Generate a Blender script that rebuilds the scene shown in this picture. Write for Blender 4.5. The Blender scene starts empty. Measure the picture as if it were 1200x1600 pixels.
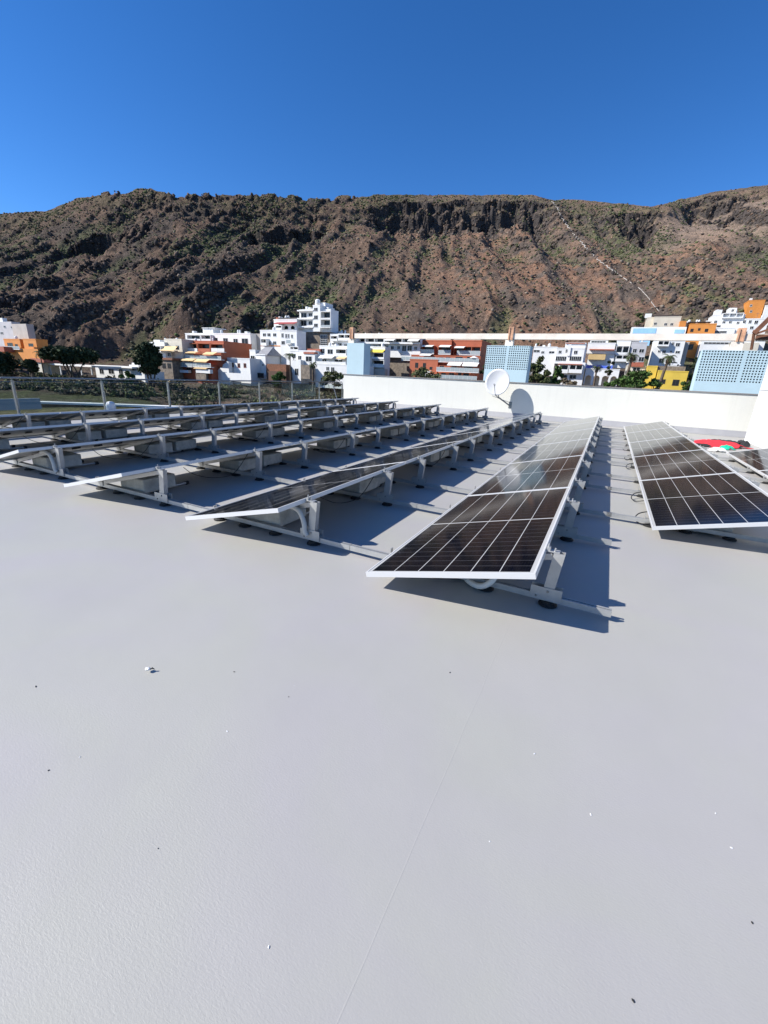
import bpy, math, random
import numpy as np
from mathutils import Vector, Matrix
R = math.radians
scene = bpy.context.scene
# ------------------------------------------------------------------ camera
F_PX, PITCH, ROLL, YAW, CAM_H = 658.6, 18.03, 2.73, 26.57, 1.442
cy, sy, cp, sp = math.cos(R(YAW)), math.sin(R(YAW)), math.cos(R(PITCH)), math.sin(R(PITCH))
FW = Vector((-sy*cp, cy*cp, -sp)); RT = Vector((cy, sy, 0)); UP = RT.cross(FW)
cr, sr = math.cos(R(ROLL)), math.sin(R(ROLL))
CR = cr*RT + sr*UP; CU = -sr*RT + cr*UP
cam_data = bpy.data.cameras.new('camera'); cam = bpy.data.objects.new('camera', cam_data)
scene.collection.objects.link(cam)
M = Matrix((CR, CU, -FW)).transposed().to_4x4(); M.translation = (0, 0, CAM_H)
cam.matrix_world = M
cam_data.sensor_fit = 'HORIZONTAL'; cam_data.sensor_width = 36; cam_data.lens = F_PX/1200*36
cam_data.clip_start = 0.05; cam_data.clip_end = 5000
scene.camera = cam
# ------------------------------------------------------------------ light
SUN_EL, LX, LY = 37.0, 1.09, 0.75            # light travels towards +X +Y
world = bpy.data.worlds.new('World'); scene.world = world; world.use_nodes = True
wn = world.node_tree; bg = wn.nodes['Background']
sky = wn.nodes.new('ShaderNodeTexSky'); sky.sky_type = 'NISHITA'; sky.sun_disc = False
sky.sun_elevation = R(SUN_EL); sky.sun_rotation = math.atan2(-LX, -LY)
sky.altitude = 1500; sky.air_density = 0.9; sky.dust_density = 0.0; sky.ozone_density = 5.0
hs = wn.nodes.new('ShaderNodeHueSaturation'); hs.inputs['Saturation'].default_value = 1.22; hs.inputs['Hue'].default_value = .506; hs.inputs['Value'].default_value = 1.24
wn.links.new(sky.outputs[0], hs.inputs['Color']); wn.links.new(hs.outputs[0], bg.inputs[0]); bg.inputs[1].default_value = 0.098
sl = bpy.data.lights.new('sun', 'SUN'); sl.energy = 5.0; sl.angle = R(0.5); sl.color = (1, 0.96, 0.90)
sun = bpy.data.objects.new('sun', sl); scene.collection.objects.link(sun)
L = Vector((LX, LY, -math.hypot(LX, LY)*math.tan(R(SUN_EL)))).normalized()
sun.rotation_euler = L.to_track_quat('-Z', 'Y').to_euler()
scene.view_settings.view_transform = 'Standard'; scene.view_settings.look = 'None'
scene.view_settings.exposure = 0.6; scene.view_settings.gamma = 1.0
scene.cycles.max_bounces = 6

rnd = random.Random(7)
rng = np.random.default_rng(11)
C = scene.collection
# ------------------------------------------------------------------ pixel helpers
FWH = Vector((-sy, cy, 0))                  # horizontal forward
def ray(px, py):
    return CR*((px-600)/F_PX) - CU*((py-800)/F_PX) + FW
def onY(px, py, Y):
    d = ray(px, py); t = Y/d.y; return Vector((d.x*t, Y, CAM_H + d.z*t))
def atD(px, py, D):
    d = ray(px, py); t = D/d.dot(FWH); return Vector((d.x*t, d.y*t, CAM_H + d.z*t))
# ------------------------------------------------------------------ mesh helpers
class MB:
    def __init__(s): s.v = []; s.f = []; s.m = []
    def add(s, v, f, m=0):
        n = len(s.v); s.v += [tuple(p) for p in v]; s.f += [tuple(i+n for i in q) for q in f]; s.m += [m]*len(f); return s
    def box(s, x0, x1, y0, y1, z0, z1, m=0):
        v = [(x, y, z) for z in (z0, z1) for y in (y0, y1) for x in (x0, x1)]
        return s.add(v, [(0,2,3,1),(4,5,7,6),(0,1,5,4),(2,6,7,3),(0,4,6,2),(1,3,7,5)], m)
    def beam(s, a, b, w, h, m=0, up=(0,0,1)):
        a = Vector(a); b = Vector(b); d = (b-a).normalized(); u = Vector(up)
        if abs(d.dot(u)) > .98: u = Vector((0,1,0))
        r = d.cross(u).normalized(); u = r.cross(d).normalized()
        v = [p + r*(w/2*i) + u*(h/2*j) for p in (a, b) for i, j in ((-1,-1),(1,-1),(1,1),(-1,1))]
        return s.add(v, [(0,1,2,3),(7,6,5,4),(0,4,5,1),(1,5,6,2),(2,6,7,3),(3,7,4,0)], m)
    def tube(s, pts, r, n=8, m=0, cap=True):
        pts = [Vector(p) for p in pts]; rings = []
        rs = r if isinstance(r, (list, tuple)) else [r]*len(pts)
        pu = None
        for i, p in enumerate(pts):
            d = (pts[min(i+1, len(pts)-1)] - pts[max(i-1, 0)]).normalized()
            if pu is None:
                u = Vector((0,0,1)) if abs(d.z) < .9 else Vector((1,0,0))
            else: u = pu
            a = d.cross(u).normalized(); u = a.cross(d).normalized(); pu = u
            rings.append([p + (a*math.cos(2*math.pi*k/n) + u*math.sin(2*math.pi*k/n))*rs[i] for k in range(n)])
        v = [q for rg in rings for q in rg]; f = []
        for i in range(len(pts)-1):
            for k in range(n):
                f.append((i*n+k, i*n+(k+1)%n, (i+1)*n+(k+1)%n, (i+1)*n+k))
        if cap: f += [tuple(range(n-1, -1, -1)), tuple(range((len(pts)-1)*n, len(pts)*n))]
        return s.add(v, f, m)
    def lathe(s, c, prof, n=20, m=0):
        v = []; f = []
        for (r, z) in prof:
            for k in range(n): v.append((c[0]+r*math.cos(2*math.pi*k/n), c[1]+r*math.sin(2*math.pi*k/n), c[2]+z))
        for i in range(len(prof)-1):
            for k in range(n): f.append((i*n+k, i*n+(k+1)%n, (i+1)*n+(k+1)%n, (i+1)*n+k))
        f += [tuple(range(n-1, -1, -1)), tuple(range((len(prof)-1)*n, len(prof)*n))]
        return s.add(v, f, m)
    def prism(s, poly, y0, y1, m=0):        # poly in x,z
        n = len(poly); v = [(x, y0, z) for x, z in poly] + [(x, y1, z) for x, z in poly]
        f = [tuple(range(n)), tuple(range(2*n-1, n-1, -1))] + [(i, i+n, (i+1) % n + n, (i+1) % n) for i in range(n)]
        return s.add(v, f, m)
    def build(s, name, mats, parent=None, loc=(0,0,0), smooth=False, bevel=0):
        me = bpy.data.meshes.new(name); me.from_pydata(s.v, [], s.f); me.update()
        mats = mats if isinstance(mats, (list, tuple)) else [mats]
        for mt in mats: me.materials.append(mt)
        me.polygons.foreach_set('material_index', s.m)
        if smooth: me.polygons.foreach_set('use_smooth', [True]*len(me.polygons))
        o = bpy.data.objects.new(name, me); C.objects.link(o); o.location = loc
        if parent: o.parent = parent
        if bevel:
            b = o.modifiers.new('bevel', 'BEVEL'); b.width = bevel; b.segments = 2; b.limit_method = 'ANGLE'
        return o
def tag(o, label=None, cat=None, group=None, kind=None):
    if label: o['label'] = label
    if cat: o['category'] = cat
    if group: o['group'] = group
    if kind: o['kind'] = kind
    elif cat: o['kind'] = 'thing'
    return o
def empty(name, loc, rz=0):
    o = bpy.data.objects.new(name, None); C.objects.link(o); o.location = loc; o.rotation_euler = (0,0,rz)
    o.empty_display_size = .2; return o
def copy_tree(o, parent=None):
    c = o.copy(); C.objects.link(c); c.parent = parent
    for ch in list(o.children): copy_tree(ch, c)
    return c
def np_mesh(name, V, Fc, mat, smooth=False, cols=None):
    V = np.asarray(V, np.float32); Fc = np.asarray(Fc, np.int32); k = Fc.shape[1]
    me = bpy.data.meshes.new(name)
    me.vertices.add(len(V)); me.vertices.foreach_set('co', V.ravel())
    me.loops.add(Fc.size); me.loops.foreach_set('vertex_index', Fc.ravel())
    me.polygons.add(len(Fc)); me.polygons.foreach_set('loop_start', np.arange(0, Fc.size, k, dtype=np.int32))
    me.polygons.foreach_set('loop_total', np.full(len(Fc), k, np.int32))
    if smooth: me.polygons.foreach_set('use_smooth', np.ones(len(Fc), bool))
    me.update(calc_edges=True)
    if cols is not None:
        a = me.color_attributes.new('tint', 'FLOAT_COLOR', 'POINT')
        a.data.foreach_set('color', np.concatenate([cols, np.ones((len(cols), 1))], 1).astype(np.float32).ravel())
    me.materials.append(mat)
    o = bpy.data.objects.new(name, me); C.objects.link(o); return o
# ------------------------------------------------------------------ materials
MATS = {}
def mat(name, col, rough=.6, metal=0., var=.0, scale=5., bump=0., bscale=60., detail=4, spec=.5):
    if name in MATS: return MATS[name]
    m = bpy.data.materials.new(name); m.use_nodes = True; nt = m.node_tree; N = nt.nodes; K = nt.links
    b = N['Principled BSDF']; b.inputs['Base Color'].default_value = (*col, 1); b.inputs['Roughness'].default_value = rough
    b.inputs['Metallic'].default_value = metal; b.inputs['Specular IOR Level'].default_value = spec
    tc = N.new('ShaderNodeTexCoord')
    if var:
        n = N.new('ShaderNodeTexNoise'); n.inputs['Scale'].default_value = scale; n.inputs['Detail'].default_value = detail
        n.inputs['Roughness'].default_value = .65
        K.new(tc.outputs['Object'], n.inputs['Vector'])
        mr = N.new('ShaderNodeMapRange'); mr.inputs['From Min'].default_value = .3; mr.inputs['From Max'].default_value = .7
        mr.inputs['To Min'].default_value = 1-var; mr.inputs['To Max'].default_value = 1+var*.6
        K.new(n.outputs['Fac'], mr.inputs['Value'])
        mx = N.new('ShaderNodeVectorMath'); mx.operation = 'SCALE'; mx.inputs[0].default_value = col
        K.new(mr.outputs[0], mx.inputs['Scale']); K.new(mx.outputs[0], b.inputs['Base Color'])
    if bump:
        n2 = N.new('ShaderNodeTexNoise'); n2.inputs['Scale'].default_value = bscale; n2.inputs['Detail'].default_value = 3
        K.new(tc.outputs['Object'], n2.inputs['Vector'])
        bp = N.new('ShaderNodeBump'); bp.inputs['Strength'].default_value = bump; bp.inputs['Distance'].default_value = .01
        K.new(n2.outputs['Fac'], bp.inputs['Height']); K.new(bp.outputs[0], b.inputs['Normal'])
    MATS[name] = m; return m
white = mat('white_paint', (.70, .70, .68), .7, var=.10, scale=.35)
white2 = mat('cream_paint', (.58, .53, .43), .7, var=.12, scale=.4)
grey_plaster_and_shade = mat('grey_plaster_and_shade', (.42, .39, .35), .8, var=.15, scale=.4)  # plaster grey, also painted on blocks that stand for shaded sides
orange = mat('terracotta_paint', (.40, .105, .045), .7, var=.15, scale=.4)
orange2 = mat('orange_paint', (.60, .23, .045), .7, var=.12, scale=.4)
yellow = mat('yellow_paint', (.62, .44, .06), .7, var=.12, scale=.4)
stone = mat('stone_masonry', (.20, .165, .13), .9, var=.5, scale=1.2, bump=.6, bscale=2)
redtile = mat('red_roof_tile', (.36, .11, .065), .8, var=.3, scale=3)
bluep = mat('pool_blue_paint', (.28, .50, .72), .7, var=.1, scale=.5)
glass_dark = mat('window_glass', (.016, .018, .02), .25, spec=.3)
frame_w = mat('window_frame', (.62, .62, .60), .5)
frame_b = mat('dark_frame', (.07, .05, .04), .5)
awning_y = mat('cream_awning', (.72, .52, .26), .8); awning_b = mat('yellow_awning', (.85, .62, .08), .8)
awning_w = mat('white_awning', (.80, .78, .72), .8)
balglass = mat('balcony_railing_panel', (.34, .38, .38), .25)
alu = mat('aluminium', (.40, .40, .385), .42, .35, var=.12, scale=14)
alu_frame = mat('panel_frame_aluminium', (.60, .60, .59), .42, .15)
steel = mat('brushed_steel', (.24, .245, .24), .32, .7)
rubber = mat('black_rubber', (.012, .012, .012), .7)
concrete = mat('concrete_block', (.50, .47, .40), .9, var=.35, scale=6, bump=.5, bscale=40)
conduit = mat('conduit_plastic', (.50, .49, .45), .55)
cable = mat('black_cable', (.015, .015, .015), .5)
backsheet = mat('panel_backsheet', (.50, .50, .49), .5, var=.05, scale=3)
bark = mat('bark', (.11, .08, .055), .9, var=.4, scale=2)
lblue = mat('light_blue_render', (.42, .55, .59), .75, var=.07, scale=.7, detail=6)
rust = mat('rust_stained_beam', (.80, .71, .60), .85, var=.22, scale=1.1, detail=6)
rust2 = mat('rusty_timber', (.20, .085, .045), .85, var=.5, scale=3)

def roof_mat():
    m = mat('roof_membrane', (.385, .372, .350), .55); nt = m.node_tree; N = nt.nodes; K = nt.links; b = N['Principled BSDF']
    tc = N.new('ShaderNodeTexCoord')
    def noise(sc, det, vec=None, ro=.55, dist=0):
        n = N.new('ShaderNodeTexNoise'); n.inputs['Scale'].default_value = sc; n.inputs['Detail'].default_value = det
        n.inputs['Roughness'].default_value = ro; n.inputs['Distortion'].default_value = dist
        K.new(vec or tc.outputs['Object'], n.inputs['Vector']); return n.outputs['Fac']
    def math_(op, a, b_=None, c=None):
        n = N.new('ShaderNodeMath'); n.operation = op
        for i, x in enumerate((a, b_, c)):
            if x is None: continue
            if isinstance(x, (int, float)): n.inputs[i].default_value = x
            else: K.new(x, n.inputs[i])
        return n.outputs[0]
    # base colour: broad cloudy stains, scuffs
    big = noise(.45, 5, ro=.6); mid = noise(3.5, 4)
    k = math_('ADD', math_('MULTIPLY', big, .16), math_('MULTIPLY', mid, .05))
    k = math_('ADD', k, .90)
    sx_ = N.new('ShaderNodeSeparateXYZ'); K.new(tc.outputs['Object'], sx_.inputs[0])
    # membrane lap seams running along the rows
    wob = math_('MULTIPLY', math_('SUBTRACT', noise(1.3, 2), .5), .035)
    X = math_('ADD', sx_.outputs['X'], wob)
    def seam(x, w):
        d = math_('ABSOLUTE', math_('SUBTRACT', X, x)); return math_('SMOOTH_MAX', math_('SUBTRACT', 1, math_('DIVIDE', d, w)), 0, .2)
    sm = math_('ADD', seam(-.30, .0028), math_('MULTIPLY', seam(.74, .005), .22))
    sm = math_('ADD', sm, math_('MULTIPLY', seam(-.62, .006), .18))
    k = math_('SUBTRACT', k, math_('MULTIPLY', sm, .03))
    vm = N.new('ShaderNodeVectorMath'); vm.operation = 'SCALE'; 
    hm = N.new('ShaderNodeMix'); hm.data_type = 'RGBA'; hm.inputs[6].default_value = (.378, .362, .345, 1); hm.inputs[7].default_value = (.380, .372, .332, 1)
    hr = N.new('ShaderNodeMapRange'); hr.inputs['From Min'].default_value = .38; hr.inputs['From Max'].default_value = .62; K.new(noise(.8, 3, dist=1.2), hr.inputs['Value'])
    K.new(hr.outputs[0], hm.inputs[0]); K.new(hm.outputs[2], vm.inputs[0])
    K.new(k, vm.inputs['Scale']); K.new(vm.outputs[0], b.inputs['Base Color'])
    # roller texture: stretched ripples + grain + small pimples
    mp = N.new('ShaderNodeMapping'); mp.inputs['Rotation'].default_value = (0, 0, R(35)); mp.inputs['Scale'].default_value = (1, 2.6, 1)
    K.new(tc.outputs['Object'], mp.inputs['Vector'])
    rip = noise(75, 3, mp.outputs[0], .5, .8); gr = noise(150, 2); msk = noise(.9, 2)
    msk = math_('MULTIPLY', math_('SMOOTH_MAX', math_('SUBTRACT', msk, .42), 0, .05), 5)
    vo = N.new('ShaderNodeTexVoronoi'); vo.inputs['Scale'].default_value = 5.0; K.new(tc.outputs['Object'], vo.inputs['Vector'])
    pim = math_('MULTIPLY', math_('SMOOTH_MAX', math_('SUBTRACT', .035, vo.outputs['Distance']), 0, .01), 22)
    hgt = math_('ADD', math_('MULTIPLY', rip, math_('ADD', .25, math_('MULTIPLY', msk, .8))), math_('MULTIPLY', gr, .35))
    hgt = math_('ADD', hgt, math_('ADD', pim, math_('MULTIPLY', sm, .4)))
    hgt = math_('ADD', hgt, math_('MULTIPLY', noise(6, 3), 1.5))
    bp = N.new('ShaderNodeBump'); bp.inputs['Strength'].default_value = .26; bp.inputs['Distance'].default_value = .003
    K.new(hgt, bp.inputs['Height']); K.new(bp.outputs[0], b.inputs['Normal'])
    rr = math_('ADD', .42, math_('MULTIPLY', big, .2)); K.new(rr, b.inputs['Roughness'])
    return m
roofm = roof_mat()

PW, PL = 1.134, 2.395       # module width (across the slope), length along the row
def cell_mat():
    m = mat('solar_cells', (.01, .012, .02), .5); nt = m.node_tree; N = nt.nodes; K = nt.links; b = N['Principled BSDF']
    tc = N.new('ShaderNodeTexCoord'); s = N.new('ShaderNodeSeparateXYZ'); K.new(tc.outputs['Object'], s.inputs[0])
    def mth(op, a, b_=None):
        n = N.new('ShaderNodeMath'); n.operation = op
        for i, x in enumerate((a, b_)):
            if x is None: continue
            if isinstance(x, (int, float)): n.inputs[i].default_value = x
            else: K.new(x, n.inputs[i])
        return n.outputs[0]
    mar = .032
    X = mth('SUBTRACT', s.outputs['X'], mar); Y = mth('SUBTRACT', s.outputs['Y'], PL/2)
    cw = (PW-2*mar)/6; hl = (PL/2 - mar - .010)/12
    def line(v, per, w):     # 1 on a line at multiples of per
        f = mth('FRACT', mth('ADD', mth('DIVIDE', v, per), .5)); d = mth('MULTIPLY', mth('ABSOLUTE', mth('SUBTRACT', f, .5)), per)
        return mth('LESS_THAN', d, w/2)
    lx = line(X, cw, .0058)
    ay = mth('SUBTRACT', mth('ABSOLUTE', Y), .010)
    ly = line(ay, hl, .0030); mid = mth('LESS_THAN', ay, 0.0)
    edge = mth('MAXIMUM', mth('LESS_THAN', X, 0), mth('GREATER_THAN', X, 6*cw))
    edge = mth('MAXIMUM', edge, mth('GREATER_THAN', ay, 12*hl))
    wh = mth('MAXIMUM', mth('MAXIMUM', lx, mid), edge)
    bus = mth('MULTIPLY', line(X, cw/10, .0009), .12)
    fac2 = mth('MAXIMUM', mth('MULTIPLY', ly, .75), bus)
    oi = N.new('ShaderNodeTexNoise'); oi.inputs['Scale'].default_value = 7; oi.inputs['Detail'].default_value = 2; K.new(tc.outputs['Object'], oi.inputs['Vector'])
    c0 = N.new('ShaderNodeMix'); c0.data_type = 'RGBA'; c0.inputs[6].default_value = (.001, .0014, .003, 1); c0.inputs[7].default_value = (.002, .003, .008, 1)
    K.new(oi.outputs['Fac'], c0.inputs[0])
    c1 = N.new('ShaderNodeMix'); c1.data_type = 'RGBA'; K.new(fac2, c1.inputs[0]); K.new(c0.outputs[2], c1.inputs[6]); c1.inputs[7].default_value = (.13, .13, .14, 1)
    c2 = N.new('ShaderNodeMix'); c2.data_type = 'RGBA'; K.new(wh, c2.inputs[0]); K.new(c1.outputs[2], c2.inputs[6]); c2.inputs[7].default_value = (.42, .42, .41, 1)
    K.new(c2.outputs[2], b.inputs['Base Color'])
    b.inputs['Roughness'].default_value = .8; b.inputs['IOR'].default_value = 1.0; b.inputs['Specular IOR Level'].default_value = 0
    b.inputs['Coat Weight'].default_value = 1.0; b.inputs['Coat Roughness'].default_value = .06; b.inputs['Coat IOR'].default_value = 1.25
    ds = N.new('ShaderNodeTexNoise'); ds.inputs['Scale'].default_value = 2.2; ds.inputs['Detail'].default_value = 5; K.new(tc.outputs['Object'], ds.inputs['Vector'])
    mr = N.new('ShaderNodeMapRange'); mr.inputs['From Min'].default_value = .35; mr.inputs['From Max'].default_value = .7
    mr.inputs['To Min'].default_value = .07; mr.inputs['To Max'].default_value = .10; K.new(ds.outputs['Fac'], mr.inputs['Value']); K.new(mr.outputs[0], b.inputs['Coat Roughness'])
    return m
cells = cell_mat()

# ================================================================== ROOF
slab = MB(); slab.box(-13.95, 9, -4, 21.6, -10, 0); tag(slab.build('roof', roofm), kind='structure')
# parapet wall
WY, WZ = 18.0, 1.365
wallm = mat('parapet_render', (.66, .65, .585), .8, var=.04, scale=.8, bump=.35, bscale=18, detail=8)
nt = wallm.node_tree; N = nt.nodes; K = nt.links; b = N['Principled BSDF']; src = b.inputs['Base Color'].links[0].from_socket
tc = N.new('ShaderNodeTexCoord'); mp = N.new('ShaderNodeMapping'); mp.inputs['Scale'].default_value = (5.5, 1, .35); K.new(tc.outputs['Object'], mp.inputs['Vector'])
n_ = N.new('ShaderNodeTexNoise'); n_.inputs['Scale'].default_value = 1.6; n_.inputs['Detail'].default_value = 7; n_.inputs['Roughness'].default_value = .7; K.new(mp.outputs[0], n_.inputs['Vector'])
mr = N.new('ShaderNodeMapRange'); mr.inputs['From Min'].default_value = .5; mr.inputs['From Max'].default_value = .8; mr.inputs['To Min'].default_value = 0; mr.inputs['To Max'].default_value = .16; K.new(n_.outputs['Fac'], mr.inputs['Value'])
mx = N.new('ShaderNodeMix'); mx.data_type = 'RGBA'; K.new(mr.outputs[0], mx.inputs[0]); K.new(src, mx.inputs[6]); mx.inputs[7].default_value = (.40, .385, .33, 1); K.new(mx.outputs[2], b.inputs['Base Color'])
wxl = onY(537, 600, WY).x
e = empty('parapet_wall', ((wxl+5)/2, WY, 0)); tag(e, 'long low white rendered parapet wall behind the solar panels', 'wall')
w = MB().box(wxl, 9, WY, WY+.22, .004, WZ).build('wall', wallm, e); w.location = -e.location
w = MB().box(wxl-.02, 9, WY-.035, WY+.255, WZ+.002, WZ+.03).build('coping', mat('coping_metal', (.22, .20, .185), .6), e); w.location = -e.location
up = MB().prism([(0,0)], 0, 0) if False else MB()
up.add([(wxl, WY-.10, .004), (9, WY-.10, .004), (9, WY-.004, .20), (wxl, WY-.004, .20), (wxl, WY-.004, .004), (9, WY-.004, .004)],
       [(0,1,2,3), (0,3,4), (1,5,2), (3,2,5,4), (0,4,5,1)])
w = up.build('upstand', mat('upstand_membrane', (.29, .29, .30), .6, var=.08, scale=3), e); w.location = -e.location
# stair bulkhead on the right
bw = mat('bulkhead_render', (.64, .65, .64), .7, var=.05, scale=.6, bump=.25, bscale=22, detail=7)
e = empty('roof_bulkhead', (6.5, 12, 0)); tag(e, 'tall plain white stair housing at the right end of the parapet', 'roof structure')
w = MB().box(3.92, 9, 5.6, 16.72, .004, 1.50).build('lower_wall', bw, e); w.location = -e.location
w = MB().box(3.935, 9, 5.615, 16.705, 1.50, 1.515).build('joint', mat('joint_grey', (.35, .35, .35), .8), e); w.location = -e.location  # recessed joint line, a darker grey than the walls
w = MB().box(3.92, 9, 5.6, 16.72, 1.515, 3.4).build('upper_wall', bw, e); w.location = -e.location
w = MB().box(3.86, 9, 5.54, 16.78, 3.402, 3.5).build('roof_slab', bw, e); w.location = -e.location

# ------------------------------------------------------------------ solar array
TILT = R(14.5); ZL = .126
cT, sT = math.cos(TILT), math.sin(TILT)
def make_panel():
    root = empty('solar_panel', (0,0,0)); root.rotation_euler = (0, -TILT, 0)
    t = .035; fwid = .011
    f = MB()
    f.box(0, PW, 0, fwid, -t, 0).box(0, PW, PL-fwid, PL, -t, 0).box(0, fwid, fwid, PL-fwid, -t, 0).box(PW-fwid, PW, fwid, PL-fwid, -t, 0)
    f.box(fwid, .032, fwid, PL-fwid, -t, -t+.002).box(PW-.032, PW-fwid, fwid, PL-fwid, -t, -t+.002)
    f.build('frame', alu_frame, root)
    g = MB().box(fwid, PW-fwid, fwid, PL-fwid, -.0065, -.003).build('glass', cells, root)
    MB().box(fwid, PW-fwid, fwid, PL-fwid, -.009, -.0066).build('backsheet', backsheet, root)
    for yy in (PL*.5-.3, PL*.5, PL*.5+.3):
        MB().box(PW*.5-.05, PW*.5+.05, yy-.035, yy+.035, -.028, -.0091).build('junction_box', rubber, root)
    return root
def make_support():
    # origin: ground under the low edge; X towards high edge. slope line from (0,ZL) to (PW cT, ZL+PW sT)
    root = empty('panel_support', (0,0,0))
    xh = PW*cT; zh = ZL+PW*sT
    b = MB().box(-.40, 1.55, -.022, .022, .036, .040).box(-.40, 1.55, -.022, -.018, .040, .074).box(-.40, 1.55, .018, .022, .040, .074)
    b.box(-.40, 1.55, -.022, -.006, .074, .078).box(-.40, 1.55, .006, .022, .074, .078)
    b.build('base_rail', alu, root)
    for x in (.03, .36, .74, 1.17):
        MB().lathe((x, 0, 0), [(.062, .003), (.062, .012), (.045, .022), (.045, .0355)], 14).build('rubber_foot', rubber, root)
    # back post: channel profile
    p = MB(); top = zh-.02; lean = .03
    px = xh+.06
    for (w0, w1) in ((-.024, -.020), (.020, .024)):
        p.add([(px-.035, w0, .08), (px+.035, w0, .08), (px+.035+lean, w0, top), (px-.035+lean, w0, top),
               (px-.035, w1, .08), (px+.035, w1, .08), (px+.035+lean, w1, top), (px-.035+lean, w1, top)],
              [(0,1,2,3), (7,6,5,4), (0,4,5,1), (1,5,6,2), (2,6,7,3), (3,7,4,0)])
    p.add([(px+.031, -.0195, .08), (px+.035, -.0195, .08), (px+.035+lean, -.0195, top), (px+.031+lean, -.0195, top),
           (px+.031, .0195, .08), (px+.035, .0195, .08), (px+.035+lean, .0195, top), (px+.031+lean, .0195, top)],
          [(0,1,2,3), (7,6,5,4), (0,4,5,1), (1,5,6,2), (2,6,7,3), (3,7,4,0)])
    p.build('back_post', alu, root)
    fb = MB().box(px-.11, px+.09, -.030, -.026, .045, .135).box(px-.11, px+.09, .026, .030, .045, .135).box(px-.11, px+.09, -.026, .026, .079, .083)
    fo = fb.build('foot_bracket', alu, root)
    MB().tube([(px, -.038, .11), (px, -.030, .11)], .009, 6).tube([(px-.07, -.038, .065), (px-.07, -.03, .065)], .007, 6).build('bolt', steel, fo)
    # sloping carrier beam under the module
    a = Vector((.06, 0, ZL+.06*sT/cT-.062)); c = Vector((xh+.05, 0, zh+.012-.062))
    MB().beam(a, c, .042, .042).build('carrier_beam', alu, root)
    fr = MB().box(.03, .11, -.03, -.025, .05, ZL-.02).box(.03, .11, .025, .03, .05, ZL-.02).box(-.03, .03, -.02, .02, .079, .085).box(-.03, -.024, -.02, .02, .085, ZL+.012)
    fr.build('front_bracket', alu, root)
    cl = MB().box(xh+.004, xh+.09, -.026, .026, top, top+.006).box(xh+.004, xh+.03, -.02, .02, top+.006, zh+.006)
    cl.tube([(xh+.016, 0, zh-.02), (xh+.016, 0, zh+.028)], .006, 6).tube([(xh+.06, -.012, top), (xh+.06, -.012, top+.03)], .006, 6)
    cl.build('top_clamp', alu, root)
    return root
def make_block():
    root = empty('ballast_block', (0,0,0))
    b = MB(); b.box(-.20, .20, 0, .42, .048, .205)
    b.build('block', concrete, root, bevel=.012)
    for xx, ee in ((.12, .62), (-.12, .55)):
        t = MB().tube([(xx, -.02, .033), (xx, ee, .033)], .014, 8).build('cross_bar', alu, root)
        MB().tube([(xx, ee, .033), (xx, ee+.04, .033)], .024, 8).build('end_cap', rubber, t)
    return root
ORD = ['', 'first', 'second', 'third', 'fourth', 'fifth', 'sixth', 'seventh', 'eighth', 'ninth', 'tenth', 'eleventh', 'twelfth', 'thirteenth']
PITCH_Y = 2.41
ROWS = [(-11.05, 2.42, 0, 6), (-9.10, 2.42, 0, 6), (-7.15, 2.42, 0, 6), (-5.20, 2.42, 0, 6), (-3.245, 2.43, 0, 6), (-1.29, 2.337, 0, 6), (.607, 2.337, 1, 6), (2.55, 2.337, 1, 4)]
panel0 = make_panel(); sup0 = make_support(); blk0 = make_block(); used = [False]*3
def inst(proto, k):
    if used[k]: return copy_tree(proto)
    used[k] = True; return proto
def where(ri):                      # how to find a row, counted from the glass railing
    return 'the %s row from the glass railing' % ORD[ri+1]
for ri, (x0, y0, m0, m1) in enumerate(ROWS):
    nS = (m1-m0)*2; si = 0
    for mi in range(m0, m1):
        Y = y0 + mi*PITCH_Y
        o = inst(panel0, 0); o.location = (x0, Y, ZL)
        tag(o, 'black solar panel, %s from the parapet end in %s' % (ORD[m1-mi], where(ri)), 'solar panel', 'solar panels set in tilted rows')
        for j, dy in enumerate((2.80-y0, 4.22-y0)):
            s = inst(sup0, 1); s.location = (x0, Y+dy, 0)
            kk = nS - si
            tag(s, 'aluminium support, %s from the parapet end under %s' % (ORD[kk], where(ri)), 'panel support', 'aluminium supports under the panels')
            b = inst(blk0, 2); near = (j == 0 and mi > m0); b.location = (x0+.56+rnd.uniform(-.02, .02), Y+dy+(-.035 if near else .035), 0); b.rotation_euler.z = R(rnd.uniform(-2.5, 2.5)+(180 if near else 0))
            tag(b, 'grey concrete block, %s from the parapet end under %s' % (ORD[kk], where(ri)), 'ballast block', 'concrete ballast blocks under the panels')
            si += 1
# link rails between the rows, a line of rails joins one row to the next
n = 0
for ri in range(len(ROWS)-1):
    xa = ROWS[ri][0]+1.552; xb = ROWS[ri+1][0]-.402
    # rails of neighbouring rows butt end to end: nothing to add when they meet
    pass
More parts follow.
